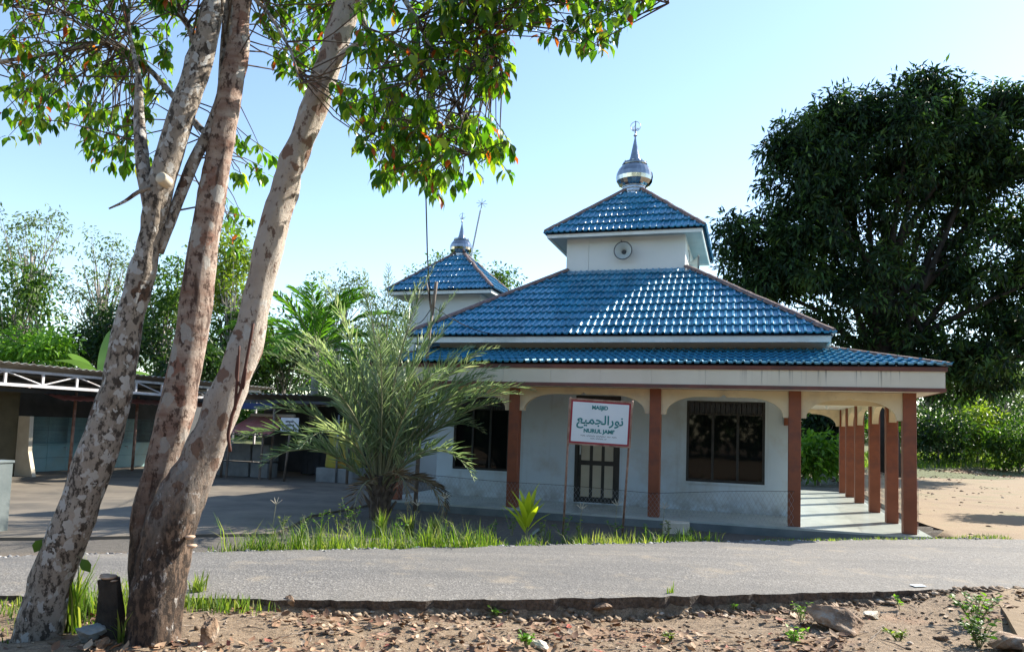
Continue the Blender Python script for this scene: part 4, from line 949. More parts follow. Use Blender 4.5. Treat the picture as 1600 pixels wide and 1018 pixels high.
# palms ------------------------------------------------------------------------
def frond(root, base, az, el, Ln, bend, nleaf, ll, mat, seed, vee=.5, lw=.028):
    r = np.random.default_rng(seed); n = 14; pts = [np.array(base, float)]; e = el
    h = np.array([math.cos(az), math.sin(az), 0])
    for i in range(n):
        d = h*math.cos(e)+np.array([0, 0, math.sin(e)]); pts.append(pts[-1]+d*Ln/n); e -= bend/n*(.4+1.2*i/n)
    P = np.array(pts); T = nrm(np.gradient(P, axis=0)); side = np.array([-math.sin(az), math.cos(az), 0])
    mb = MB(); mb.tube(P, np.linspace(.022, .004, len(P)), 5, False); fo = mb.build('frond', M['rachis'], root, smooth=True)
    s = np.linspace(.16, 1, nleaf); k_ = s*(len(P)-1); j = np.minimum(k_.astype(int), len(P)-2); f = (k_-j)[:, None]
    B = P[j]*(1-f)+P[j+1]*f; Tt = T[j]; up = np.cross(side, Tt)*-1; up = np.where(up[:, 2:3] < 0, -up, up)
    Vs, Ts, o = [], [], 0
    for sg in (-1, 1):
        D = nrm(Tt*(.95+.6*s[:, None])+side*sg*r.uniform(.5, 1.1, (nleaf, 1))+up*vee*r.uniform(-.25 if vee > .6 else .2, 1.1, (nleaf, 1))+r.normal(0, .16, (nleaf, 3)))
        Lf = ll*np.sin(np.pi*np.clip(s*.86+.12, 0, 1))**.7*r.uniform(.8, 1.15, nleaf)
        v, t_ = leaf_np(B, D, up+r.normal(0, .3, (nleaf, 3)), Lf, np.full(nleaf, lw), curl=.12); Vs.append(v); Ts.append(t_+o); o += len(v)
    npmesh('leaflets', np.concatenate(Vs), np.concatenate(Ts), mat, fo)
pp = pg(592, 811)
DP = thing('date_palm', 'bushy grey green date palm with arching fronds by the road', 'palm', pp)
mb = MB(); mb.tube([(0, 0, -.1), (0, 0, .25), (.02, 0, .55), (.03, 0, .8)], [.17, .21, .2, .1], 12, jit=.15); mb.build('trunk', M['palmtrunk'], DP)
for i in range(22):
    t = i*2.4; mb = MB(); zz = .1+.028*i; d = np.array([math.cos(t), math.sin(t), 0])
    mb.tube([d*.15+[0, 0, zz], d*.30+[0, 0, zz+.22+.1*random.random()]], [.045, .02], 5); mb.build('leaf_stub', M['palmtrunk'], DP)
r = np.random.default_rng(5)
for i in range(34):
    u = (i/33)**1.35; az = i*2.39996+.3*r.random(); el = R(88-40*u**1.3)+r.normal(0, .07); Ln = (4.0-.9*u)*r.uniform(.82, 1.06)
    frond(DP, (.06*math.cos(az), .06*math.sin(az), .75-.35*u), az, el, Ln, .6+1.25*u+r.uniform(-.15, .3), 46, .50, M['datepalm'], 500+i, 1.0, .016)
for i, (az, el, Ln, bd_) in enumerate(((.0, 1.08, 3.5, 1.5), (-.25, 1.0, 3.2, 1.25), (.3, 1.2, 3.4, 1.3), (3.0, 1.28, 3.5, 1.2), (3.3, 1.2, 3.3, 1.0), (-.1, .9, 2.8, .9))):
    frond(DP, (.05, 0, .7), az, el, Ln, bd_, 46, .45, M['datepalm'], 560+i, 1.0, .016)
M['deadpalm'] = leafmat('dead_palm_leaf', [(0, (.16, .11, .06)), (.6, (.28, .20, .12)), (1, (.40, .32, .21))], .8, .2, (1, 1, 1), .2)
for i, az in enumerate((.6, 5.6, 5.2, 4.6)): frond(DP, (.12*math.cos(az), .12*math.sin(az), .62), az, .35+.12*(i % 3), 1.7+.2*(i % 2), 2.3, 34, .36, M['deadpalm'], 590+i, .3, .014)
b2 = py(488, 600, 24.)*[1, 1, 0]
PM = thing('feather_palm', 'tall green feather palm behind the date palm', 'palm', b2)
mb = MB(); mb.tube([(0, 0, -.1), (.1, 0, 1.9), (.05, 0, 3.9)], [.16, .13, .11], 10, jit=.06); mb.build('trunk', M['barkbg'], PM, smooth=True)
for i in range(22):
    u = i/21; frond(PM, (.05, 0, 3.9), i*2.4, R(84-80*u), 3.3*random.uniform(.85, 1.1), 1.5+.3*u, 50, .62, M['palm'], 600+i, .1, .05)
# banana
bb = py(152, 640, 24.5)*[1, 1, 0]
BN = thing('banana_plant', 'banana plant with broad leaves rising behind the wash shed', 'banana plant', bb)
mb = MB(); mb.tube([(0, 0, 0), (0, 0, 1.5), (.05, 0, 2.9)], [.13, .11, .08], 10); mb.build('stem', M['banana'], BN, smooth=True)
def bleaf(az, el, Ln, bend, wd, twist=0.):
    n = 14; p = np.array([.05, 0, 2.75]); e = el; h = np.array([math.cos(az), math.sin(az), 0]); s_ = np.array([-math.sin(az), math.cos(az), 0]); V, Fc = [], []
    for i in range(n+1):
        u = i/n; w = wd*math.sin(math.pi*min(1, u*.9+.08))**.6*(1 if u < .97 else .3)
        d = h*math.cos(e)+np.array([0, 0, math.sin(e)]); nn = np.cross(d, s_); ss = s_*math.cos(twist)+nn*math.sin(twist)
        V += [p-ss*w-[0, 0, .02], p+np.cross(ss, d)*.0, p+ss*w-[0, 0, .02]]; p = p+d*Ln/n; e -= bend/n
    for i in range(n):
        for j in range(2): Fc.append((i*3+j, i*3+j+1, i*3+j+4, i*3+j+3))
    npmesh('leaf', V, Fc, M['banana'], BN, smooth=True)
for a in ((1.57, 1.5, 1.75, .25, .19, .15), (3.1, .95, 1.5, .7, .17, 1.1), (.1, .6, 1.6, .9, .25, -.3), (.5, .3, 1.5, 1.0, .24, .4), (4.2, .9, 1.7, 1.2, .25, .2), (2.3, .5, 1.6, 1.1, .24, 0)): bleaf(*a)

# foreground trees ---------------------------------------------------------------
def ptube(mb, px, Y0, Y1, n=20, sub=3, jit=.03, base=0):
    """trunk from (x, y, width) pixels at its distance, smoothed"""
    A = np.array(px, float); s = np.linspace(0, len(A)-1, (len(A)-1)*sub+1); k_ = np.arange(len(A))
    B = np.stack([np.interp(s, k_, A[:, i]) for i in range(3)], 1)
    B[1:-1] = (B[:-2]+2*B[1:-1]+B[2:])/4
    if KF and Y0 != YT1: Y0, Y1 = Y0*KF, Y1*KF
    Y = np.linspace(Y0, Y1, len(B)); P = np.array([py(x, y, Yk) for (x, y, w), Yk in zip(B, Y)])
    mb.tube(P-base, B[:, 2]*.43/F*Y, n, jit=jit); return P
def to_mesh_bumpy(o, amp, sc, seed):
    me = o.data; n = len(me.vertices); co = np.empty(n*3, np.float32); no = np.empty(n*3, np.float32)
    me.vertices.foreach_get('co', co); me.vertices.foreach_get('normal', no); co = co.reshape(-1, 3); no = no.reshape(-1, 3)
    d = hash_noise(co[:, 0]*3+co[:, 1]*2.3, co[:, 2], sc, seed)+.5*hash_noise(co[:, 1]*4-co[:, 0]*3, co[:, 2], sc*.4, seed+1)
    co += no*(d*amp)[:, None]; me.vertices.foreach_set('co', co.ravel()); me.update()
KF = .915
t1b = pg(44, 1035); YT1 = 5.75*KF
TA = thing('roadside_tree', 'leaning lichen-spotted tree at the left edge of the foreground', 'tree', (t1b[0], t1b[1], t1b[2]-.02))
bA = np.array(TA.location)
mb = MB()
ptube(mb, [(36, 1075, 90), (50, 1030, 82), (60, 990, 78), (78, 907, 71), (118, 805, 67), (155, 704, 66), (183, 602, 55), (202, 500, 48), (225, 420, 44), (240, 342, 42), (250, 290, 46), (262, 250, 45), (280, 190, 48), (305, 118, 46), (327, 39, 41), (340, -30, 38), (352, -120, 32)], YT1, 5.9*KF, 24, 4, .035, bA)
trA = mb.build('trunk', M['bark1'], TA, smooth=True); to_mesh_bumpy(trA, .006, .16, 21)
limbsA = []
def limb(root, px, Y0, Y1, store, base, mat='bark1', n=10):
    mb = MB(); P = ptube(mb, px, Y0, Y1, n, 4, .04, base); store.append(P); mb.build('limb', M[mat], root, smooth=True)
limb(TA, [(236, 330, 26), (226, 280, 27), (221, 236, 25), (217, 180, 19), (217, 118, 11), (208, 80, 8), (200, 39, 6), (205, -40, 5)], 5.8, 6.1, limbsA, bA)
limb(TA, [(250, 395, 14), (272, 330, 20), (298, 262, 22), (326, 205, 18), (346, 150, 16), (350, 80, 16), (357, 0, 15), (362, -90, 12)], 5.85, 6.3, limbsA, bA)
limb(TA, [(310, 105, 10), (298, 45, 12), (275, 15, 11), (250, -5, 9), (215, -40, 8)], 5.9, 6.4, limbsA, bA)
mb = MB(); ptube(mb, [(234, 293, 8), (215, 300, 8), (195, 315, 6), (170, 326, 3)], 5.75, 5.6, 7, 3, .05, bA); mb.build('broken_branch', M['bark1'], TA, smooth=True)
kp = py(251, 277, 5.72*KF)-bA; mb = MB(); mb.lathe([(.0, .006), (.036, .004), (.043, -.004), (.045, -.08)], 14); kb = mb.build('cut_scar', M['cream'], TA, smooth=True); kb.location = kp; kb.rotation_euler = (R(80), 0, R(-10)); kb.scale = (1, 1, 1)

t2b = pg(228, 1035)
TB = thing('roadside_tree', 'twin-stemmed tree with pale blotched bark in the left foreground', 'tree', (t2b[0], t2b[1], t2b[2]-.02))
bB = np.array(TB.location)
mb = MB()
PB3 = ptube(mb, [(228, 1075, 102), (232, 1030, 92), (237, 1009, 88), (244, 930, 90), (256, 870, 88), (272, 805, 84), (295, 754, 78), (317, 704, 67), (340, 653, 62), (360, 602, 60), (383, 545, 56), (403, 466, 52), (421, 384, 53), (442, 301, 47), (464, 236, 46), (495, 157, 47), (522, 79, 47), (546, 0, 46), (562, -60, 42), (580, -160, 34)], 5.75, 6.05, 26, 4, .03, bB)
st3 = mb.build('stem', M['bark2'], TB, smooth=True); to_mesh_bumpy(st3, .008, .16, 31)
mb = MB()
PB2 = ptube(mb, [(226, 960, 44), (226, 860, 54), (234, 790, 57), (246, 754, 57), (260, 704, 58), (285, 602, 59), (304, 500, 54), (317, 384, 52), (332, 301, 48), (342, 236, 48), (358, 157, 42), (371, 79, 40), (379, 0, 32), (385, -90, 26)], 5.98, 6.15, 24, 4, .03, bB)
st2 = mb.build('stem', M['bark3'], TB, smooth=True); to_mesh_bumpy(st2, .006, .16, 41)
limbsB = [PB3[-14:], PB2[-10:]]
limb(TB, [(500, 150, 14), (520, 105, 15), (538, 82, 13), (556, 70, 10), (575, 66, 5)], 5.85, 5.7, [], bB, 'bark2', 8)
limb(TB, [(330, 215, 12), (312, 200, 12), (275, 155, 11), (240, 115, 10), (212, 88, 9), (185, 68, 9), (157, 64, 8), (110, 78, 8), (60, 88, 7), (0, 96, 7), (-80, 115, 5)], 6.05, 6.9, limbsB, bB)
limb(TB, [(212, 88, 6), (170, 75, 6), (140, 45, 5), (90, 20, 5), (20, 10, 4), (-60, 0, 3)], 6.4, 7.2, limbsB, bB)
limb(TB, [(556, -40, 22), (620, -70, 18), (720, -80, 14), (830, -70, 11), (930, -45, 8), (1010, -20, 5), (1045, 5, 3)], 6.05, 5.5, limbsB, bB)
limb(TB, [(570, -90, 18), (610, -40, 13), (650, 30, 10), (690, 100, 7), (720, 180, 5), (735, 240, 3)], 6.05, 5.3, limbsB, bB)
limb(TB, [(565, -70, 16), (560, 10, 10), (590, 90, 7), (610, 170, 5), (625, 240, 3)], 6.1, 5.7, limbsB, bB)
limb(TB, [(640, -75, 12), (720, -10, 8), (770, 60, 5), (785, 110, 3)], 6.0, 5.2, limbsB, bB)
limb(TB, [(380, -20, 10), (420, 20, 7), (455, 80, 5), (470, 130, 3)], 6.2, 5.6, limbsB, bB)
# vine on the right stem
for px in ([(396, 505, 5), (386, 560, 6), (376, 610, 6), (362, 650, 7), (356, 680, 7), (360, 705, 6)], [(372, 555, 5), (368, 590, 5), (380, 610, 5), (385, 575, 4)], [(367, 640, 6), (372, 575, 5), (374, 540, 4)]):
    mb = MB(); ptube(mb, px, 5.66, 5.66, 6, 4, .08, bB); mb.build('vine', M['vine'], TB, smooth=True)
for x, y in ((297, 838), (300, 852)):
    kb = MB().lathe([(0, .012), (.03, .008), (.036, 0), (.02, -.014), (0, -.018)], 10).build('bracket_fungus', M['mushroom'], TB, smooth=True); kb.location = py(x, y, 5.72*KF)-bB
sb = pg(172, 992)
ST = thing('tree_stump', 'short black dead stump between the two foreground trees', 'stump', sb)
q2 = lambda x, y: py(x, y, float(sb[1]))-sb
MB().tube([(0, 0, -.1), q2(173, 960), q2(172, 920), q2(171, 903)], [.10, .085, .075, .07], 12, jit=.12).build('trunk', M['stumpwood'], ST)
MB().tube([q2(168, 914), q2(161, 911), q2(156, 908)], [.035, .035, .025], 8, jit=.1).build('knot', M['stumpwood'], ST)
for x, y, s in ((172, 900, 1.), (178, 905, .7), (167, 897, .6)):
    kb = MB().lathe([(0, .02), (.05, .012), (.06, 0), (.03, -.016), (0, -.02)], 12).build('bracket_fungus', M['mushroom'], ST, smooth=True); kb.location = q2(x, y)+[0, -.02, 0]; kb.scale = (s, s, s)

# crowns of the foreground trees: leaf whorls on drooping twigs
def in_poly(x, y, poly):
    c = False; j = len(poly)-1
    for i in range(len(poly)):
        if (poly[i][1] > y) != (poly[j][1] > y) and x < (poly[j][0]-poly[i][0])*(y-poly[i][1])/(poly[j][1]-poly[i][1])+poly[i][0]: c = not c
        j = i
    return c
def crown(root, base, limbs, zones, seed, extra=None):
    r = np.random.default_rng(seed); ends = []
    for poly, n, (Y0, Y1) in zones:
        xs_ = [p[0] for p in poly]; ys_ = [p[1] for p in poly]; got = 0
        while got < n:
            x, y = r.uniform(min(xs_), max(xs_)), r.uniform(min(ys_), max(ys_))
            if in_poly(x, y, poly): ends.append(py(x, y, r.uniform(Y0, Y1)*KF)); got += 1
    if extra is not None: ends += list(extra)
    ends = np.array(ends); LP = np.concatenate(limbs); mb = MB(); P_, D_, N_, L_ = [], [], [], []
    for e in ends:
        d = np.linalg.norm(LP-e, axis=1)+np.where(LP[:, 2] < e[2]-.1, .8, 0)
        k_ = np.argsort(d)[int(r.random()**1.5*26)]; s = LP[k_]; top = e+[0, 0, .10]
        dl = min(float(np.linalg.norm(top-s)), 1.2); m1 = s+(top-s)*.4+[0, 0, .06*dl]+r.normal(0, .03, 3); m2 = s+(top-s)*.8+[0, 0, .05*dl]+r.normal(0, .02, 3)
        mb.tube([s-base, m1-base, m2-base, top-base], [.007, .0055, .004, .0025], 4, False)
        nl = r.integers(6, 12)
        for q in range(nl):
            u = r.random()*.75 if q > 3 else 0
            B = top+(m2-top)*u*1.2
            az = r.uniform(0, 2*math.pi); D = np.array([math.cos(az), math.sin(az), -r.uniform(.35, 2.0)]); D /= np.linalg.norm(D)
            P_.append(B+D*.02); D_.append(D); N_.append(np.array([math.cos(az)*.6, math.sin(az)*.6, 1])+r.normal(0, .35, 3)); L_.append(.055+.07*r.random())
    mb.build('twigs', M['twig'], root, smooth=True)
    L_ = np.array(L_); V, T = leaf_np(np.array(P_)-base, np.array(D_), nrm(np.array(N_)), L_, L_*.46, True, .26)
    npmesh('crown', V, T, M['leaf'], root)
def above(c, rad, n, seed):
    r = np.random.default_rng(seed); u = nrm(r.normal(size=(n, 3))); return np.array(c)+u*(r.random((n, 1))**.4)*np.array(rad)
zA = [([(0, 0), (330, 0), (310, 60), (240, 190), (215, 270), (190, 285), (150, 275), (135, 245), (110, 205), (60, 225), (0, 235)], 150, (6.05, 7.4)),
      ([(0, -60), (330, -60), (330, 20), (0, 20)], 50, (5.4, 7.4)), ([(130, 110), (235, 120), (235, 290), (165, 300), (130, 250)], 18, (6.0, 6.6)), ([(365, 235), (425, 240), (425, 300), (370, 305)], 9, (6.3, 6.8)), ([(330, 330), (390, 320), (390, 430), (340, 440)], 6, (6.6, 7.2))]
crown(TA, bA, limbsA+[limbsB[2], limbsB[3]], zA, 71, above((-3.0, 4.9, 6.0), (2.6, 2.2, 1.0), 90, 5))
zB = [([(390, -20), (560, -20), (540, 60), (500, 170), (470, 160), (430, 110)], 95, (6.3, 7.3)), ([(560, -20), (700, -20), (760, 40), (790, 100), (800, 150), (740, 150), (690, 130), (660, 210), (560, 190), (545, 120)], 112, (4.8, 6.3)),
      ([(520, 150), (660, 160), (700, 190), (760, 190), (800, 240), (795, 285), (735, 265), (745, 290), (690, 320), (655, 300), (600, 310), (570, 260), (530, 215)], 112, (4.8, 6.3)),
      ([(660, -30), (1000, -40), (1050, 0), (1030, 20), (985, 45), (955, 75), (930, 120), (900, 85), (840, 75), (800, 55), (740, 50)], 130, (4.9, 6.1)),
      ([(700, 60), (800, 70), (800, 165), (740, 170)], 22, (4.9, 6.0)), ([(640, 250), (715, 260), (710, 325), (670, 330)], 10, (5.0, 5.8)), ([(730, 210), (800, 215), (800, 300), (750, 290)], 12, (5.0, 5.8))]
crown(TB, bB, limbsB, zB, 81, above((-.2, 4.9, 5.9), (2.0, 1.6, .8), 80, 9))
# young leaves low on trunks
for x, y, x2, az, rt in ((128, 872, 108, -.4, TA), (66, 842, 92, 2.6, TA)):
    b_ = np.array(rt.location); p0 = py(x, y, 5.7*KF)-b_; MB().tube([py(x2, y-4, 5.78*KF)-b_, (p0+py(x2, y-4, 5.78*KF)-b_)/2+[0, 0, .012], p0], .003, 5).build('leaf_stalk', M['rachis'], rt)
    V, T = leaf_np(np.array([p0]), np.array([[math.cos(az)*.5, 0, -.7]]), np.array([[.2, -1., .3]]), [.11], [.075], True); npmesh('young_leaf', V, T, M['midgreen'], rt)

# ------------------------------------------------------------------ grass, weeds, stones
def blades(P, h, seed, spread=.5, w=.006):
    r = np.random.default_rng(seed); n = len(P); az = r.uniform(0, 2*np.pi, n); ln = r.uniform(.1, spread, n)
    d = np.stack([np.cos(az), np.sin(az), np.zeros(n)], 1); s = np.stack([-np.sin(az), np.cos(az), np.zeros(n)], 1); h = h[:, None]; ln = ln[:, None]
    up = np.array([0, 0, 1.]); W_ = w*(1+.6*r.random((n, 1)))
    V = np.stack([P-s*W_, P+s*W_, P+up*h*.55+d*h*ln*.35-s*W_*.8, P+up*h*.55+d*h*ln*.35+s*W_*.8, P+up*h*(1-.3*ln)+d*h*ln], 1).reshape(-1, 3)
    T = (np.arange(n)[:, None, None]*5+np.array([(0, 1, 3), (0, 3, 2), (2, 3, 4)])[None]).reshape(-1, 3); return V, T
r = np.random.default_rng(17)
def strip(n, x0, x1, f0, f1):
    x = r.uniform(x0, x1, n); y = far_y(x)+r.uniform(f0, f1, n)**1.0; return x, y
# verge grass between the road and the mosque
nc = 1700
cx2 = r.uniform(-3.3, 2.95, nc); cy2 = far_y(cx2)+.03+r.random(nc)**1.15*2.0
keep = hash_noise(cx2, cy2, .33, 12)+.25*(cx2 < -.2)+.9*(r.random(nc)-.6) > -.1; cx2, cy2 = cx2[keep], cy2[keep]
k2 = r.integers(5, 22, len(cx2)); xg = np.repeat(cx2, k2); yg = np.repeat(cy2, k2); ng = len(xg); xg = xg+r.normal(0, .05, ng); yg = yg+r.normal(0, .045, ng)
hc = np.repeat((.035+.38*r.random(len(cx2))**2.4)*np.where(cx2 < -.2, 1.2, .75), k2)*r.uniform(.3, 1.15, ng)
V, T = blades(np.stack([xg, yg, ground_z(xg, yg)-.01], 1), hc, 18, .95, .0042)
tag(npmesh('verge_grass', V, T, M['grass']), 'rough sunlit grass along the far side of the road', 'grass', kind='stuff')
xg = r.uniform(3.6, 8.0, 1500); yg = far_y(xg)+r.uniform(.02, .45, 1500)
V, T = blades(np.stack([xg, yg, ground_z(xg, yg)-.005], 1), r.uniform(.02, .10, 1500), 19, .8, .004); tag(npmesh('thin_verge_grass', V, T, M['grass']), 'thin short grass before the right-hand gallery', 'grass', kind='stuff')
xg = np.concatenate([r.normal(-2.6, .14, 300), r.normal(-2.2, .16, 200), r.normal(-4.2, .6, 900), r.normal(-3.1, .14, 300)]); yg = np.concatenate([near_y(-2.6)-np.abs(r.normal(.1, .08, 300)), near_y(-2.2)-np.abs(r.normal(.1, .1, 200)), near_y(-4.2)-np.abs(r.normal(.1, .35, 900)), near_y(-3.1)-np.abs(r.normal(.3, .2, 300))])
V, T = blades(np.stack([xg, yg, ground_z(xg, yg)], 1), np.concatenate([r.uniform(.03, .15, 500), r.uniform(.02, .10, 900), r.uniform(.10, .34, 300)]), 20, .6, .004)
tag(npmesh('shoulder_grass', V, T, M['grass']), 'grass tufts around the feet of the foreground trees', 'grass', kind='stuff')
n = 9000; xg = r.uniform(10, 34, n); yg = .62*xg+25+r.uniform(0, 7, n); V, T = blades(np.stack([xg, yg, ground_z(xg, yg)], 1), r.uniform(.08, .38, n), 22, .8, .02)
tag(npmesh('bank_grass', V, T, M['grass']), 'sunlit grassy bank beyond the sandy yard', 'grass', kind='stuff')
def stones(name, label, x, y, s, mat, seed, lift=.3, cat='gravel'):
    r = np.random.default_rng(seed); n = len(x)
    ico = np.array([(1, 0, 0), (-1, 0, 0), (0, 1, 0), (0, -1, 0), (0, 0, 1), (0, 0, -1), (.6, .6, .5), (-.6, .6, .45), (.6, -.6, .5), (-.6, -.6, .5)])
    tri = np.array([(6, 4, 0), (6, 2, 4), (6, 0, 2), (7, 4, 2), (7, 1, 4), (7, 2, 1), (8, 0, 4), (8, 4, 3), (8, 3, 0), (9, 4, 1), (9, 3, 4), (9, 1, 3), (0, 5, 2), (2, 5, 1), (1, 5, 3), (3, 5, 0)])
    k_ = ico[None]*r.uniform(.6, 1.3, (n, 10, 1))*s[:, None, None]*np.stack([r.uniform(.7, 1.4, n), r.uniform(.7, 1.3, n), r.uniform(.4, .9, n)], 1)[:, None]
    az = r.uniform(0, 6.3, n); c_, s_ = np.cos(az)[:, None], np.sin(az)[:, None]
    V = np.stack([k_[..., 0]*c_-k_[..., 1]*s_+x[:, None], k_[..., 0]*s_+k_[..., 1]*c_+y[:, None], k_[..., 2]+(ground_z(x, y)+s*lift)[:, None]], -1).reshape(-1, 3)
    T = (np.arange(n)[:, None, None]*10+tri[None]).reshape(-1, 3); tag(npmesh(name, V, T, mat), label, cat, kind='stuff')
n = 7000; x = r.uniform(-5.5, 6.0, n); y = near_y(x)-.08-r.random(n)**1.3*3.8
stones('pebbles', 'small stones strewn over the bare dirt shoulder', x, y, .004+.020*r.random(n)**5, M['pebble'], 31)
n = 2600; x = r.uniform(-6, 7.6, n); y = far_y(x)+r.normal(.05, .14, n); stones('roadside_gravel', 'grey gravel along the far edge of the road', x, y, .008+.022*r.random(n)**2, M['gravel'], 32, .8)
n = 1500; x = r.uniform(-1.6, 5.4, n); y = near_y(x)-np.abs(r.normal(0, .06, n)); stones('edge_rubble', 'dark rubble fallen from the broken road edge', x, y, .008+.035*r.random(n)**4, M['pebble'], 33, .5)
n = 12000; x = r.uniform(-5.2, 6, n); y = near_y(x)-.12-r.random(n)*3.4; d = hash_noise(x, y, .5, 41)-.25*(x > 1)+.6*(r.random(n)-.5)
kk = d > -.15; x, y = x[kk], y[kk]; n = len(x); az = r.uniform(0, 6.3, n); Ln = .02+.095*r.random(n)**1.8
V, T = leaf_np(np.stack([x, y, ground_z(x, y)+.012+.012*r.random(n)], 1), np.stack([np.cos(az), np.sin(az), r.normal(0, .22, n)], 1), nrm(r.normal(0, .35, (n, 3))+[0, 0, 1]), Ln, Ln*.5, True, -.15)
tag(npmesh('leaf_litter', V, T, M['litter']), 'dry brown fallen leaves on the dirt shoulder', 'leaf litter', kind='stuff')
n = 900; x = r.uniform(7.6, 20, n); y = far_y(x)+.3+r.random(n)**.8*14; kk = y < .62*x+24; x, y = x[kk], y[kk]
stones('yard_pebbles', 'small stones scattered over the sandy yard', x, y, .008+.05*r.random(len(x))**5, M['pebble'], 36)
n = 1800; x = r.uniform(10, 30, n); y = .62*x+24.6-np.abs(r.normal(0, 1.6, n)); Ln = r.uniform(.08, .25, n); az = r.uniform(0, 6.3, n)
V, T = leaf_np(np.stack([x, y, ground_z(x, y)+.03], 1), np.stack([np.cos(az), np.sin(az), r.normal(0, .3, n)], 1), nrm(r.normal(0, .4, (n, 3))+[0, 0, 1]), Ln, Ln*.4)
tag(npmesh('bank_litter', V, T, M['litter']), 'dry leaves and cut branches along the foot of the bank', 'leaf litter', kind='stuff')
mb = MB()
for i in range(160):
    x = random.uniform(-4.5, 5.2); y = float(near_y(x))-.15-random.random()*2.8; a = random.uniform(0, 6.3); l_ = random.uniform(.06, .32); z = float(ground_z(x, y))+.012
    mb.tube([(x, y, z), (x+l_*.5*math.cos(a)+.01, y+l_*.5*math.sin(a), z+.012), (x+l_*math.cos(a), y+l_*math.sin(a)+.012, float(ground_z(x+l_*math.cos(a), y+l_*math.sin(a)))+.01)], [.004, .0035, .002], 4, False)
tag(mb.build('dry_twigs', M['pole']), 'thin dry twigs lying over the dirt shoulder', 'twigs', kind='stuff')
# rocks one can pick out
def rock(label, px, s, seed, sq=(1, .8, .6), mat='rock', group=None):
    r = np.random.default_rng(seed); p = pg(*px); bm = bmesh.new(); bmesh.ops.create_icosphere(bm, subdivisions=3, radius=1)
    bmesh.ops.subdivide_edges(bm, edges=bm.edges[:], cuts=1, use_grid_fill=True)
    pl = [(nrm(r.normal(size=3)), r.uniform(.42, .82)) for _ in range(15)]
    for v in bm.verts:
        c_ = np.array(v.co)/np.linalg.norm(np.array(v.co))
        for nn, d in pl:
            k_ = c_@nn-d
            if k_ > 0: c_ = c_-nn*k_*.96
        h_ = float(hash_noise(c_[0]*2+c_[2]+9, c_[1]*2-c_[2]+9, .45, seed)*.05+hash_noise(c_[0]*2-c_[2]+9, c_[1]*2+c_[2]+9, .14, seed+1)*.025)
        v.co = c_*(1.18+h_)*np.array(sq)*s
    me = bpy.data.meshes.new('rock'); bm.to_mesh(me); bm.free(); me.materials.append(M[mat])
    o = link(bpy.data.objects.new('rock', me)); o.location = (p[0], p[1], float(ground_z(p[0], p[1]))+s*sq[2]*.55); o.rotation_euler = (0, 0, r.uniform(0, 6)); return tag(o, label, 'rock', group)
rock('large brown rock lying on the dirt by the road edge', (1310, 985), .24, 21, (1.25, .8, .5))
rock('brown rock in the bottom right corner beside the track', (1585, 1014), .17, 4, (1.1, .8, .6))
rock('flat stone just right of the large brown rock', (1362, 965), .08, 5, (1.2, .9, .5), 'cream')
rock('pale stone with grey top near the bottom middle', (842, 1012), .075, 6, (1.2, .8, .6), 'cream')
rock('dark stone in the shade of the broken road edge', (945, 957), .075, 7, (1.3, .8, .55))
rock('pale rounded stone at the foot of dead stump', (138, 1000), .10, 8, (1.1, .9, .8), 'cement')
rock('reddish stone in front of the dead stump', (157, 1012), .06, 9, (1.1, .8, .7))
rock('upright broken stone right of the twin-stemmed tree', (327, 1004), .085, 10, (.8, .7, 1.2))
rock('small brown stone left of the bottom middle', (455, 944), .06, 12, (1.1, .8, .7))
rock('grey stone beside the cordyline at the roadside', (842, 836), .12, 13, (1.1, .8, .7), 'cement')
rock('dull stone at the edge of dirt below the road corner', (1470, 1000), .05, 14, (1.1, .8, .6))
# broad-leaved plant and weeds
cp_ = pg(822, 847)
CO = thing('cordyline_plant', 'yellow green cordyline with upright leaves at the roadside', 'plant', cp_)
mb = MB(); mb.tube([(0, 0, -.05), (.01, 0, .25), (.0, 0, .38)], [.022, .02, .015], 7); mb.build('stem', M['rachis'], CO)
for i in range(15):
    az = i*2.4; el = R(89-34*i/14); Ln = random.uniform(.42, .62); n = 7; p = np.array([0, 0, .36-.016*i]); e = el; h = np.array([math.cos(az), math.sin(az), 0]); s_ = np.array([-math.sin(az), math.cos(az), 0]); V = []; Fc = []
    for k_ in range(n+1):
        u = k_/n; w = .052*math.sin(math.pi*min(1, u*.92+.06))**.8; d = h*math.cos(e)+np.array([0, 0, math.sin(e)]); nn = np.cross(d, s_)
        V += [p-s_*w-nn*w*.3, p, p+s_*w-nn*w*.3]; p = p+d*Ln/n; e -= .7/n
    for k_ in range(n):
        for j in range(2): Fc.append((k_*3+j, k_*3+j+1, k_*3+j+4, k_*3+j+3))
    npmesh('leaf', V, Fc, M['cordy'], CO, smooth=True)
def weed(label, p, h, nst, mat, seed, lsz=.06, group=None, spread=.5):
    r = np.random.default_rng(seed); t = thing('weed', label, 'weed', p, 0, group); mb = MB(); Ps, Ds, Ls = [], [], []
    for i in range(nst):
        az = r.uniform(0, 6.3); tip = np.array([math.cos(az)*h*spread*r.random(), math.sin(az)*h*spread*r.random(), h*r.uniform(.6, 1)]); m_ = tip*.5+[0, 0, .08*h]
        mb.tube([(0, 0, -.03), m_, tip], [.005, .004, .002], 4, False)
        for k_ in range(int(9+h*22)):
            u = r.uniform(.2, 1); b = (m_*2*u if u < .5 else m_+(tip-m_)*(u-.5)*2); a2 = r.uniform(0, 6.3); Ps.append(b); Ds.append([math.cos(a2), math.sin(a2), r.uniform(-.1, .8)]); Ls.append(lsz*r.uniform(.5, 1.2))
    mb.build('stems', M['rachis'], t)
    Ls = np.array(Ls); V, T = leaf_np(np.array(Ps), np.array(Ds), nrm(r.normal(0, .4, (len(Ps), 3))+[0, 0, 1]), Ls, Ls*.45, True); npmesh('leaves', V, T, mat, t)
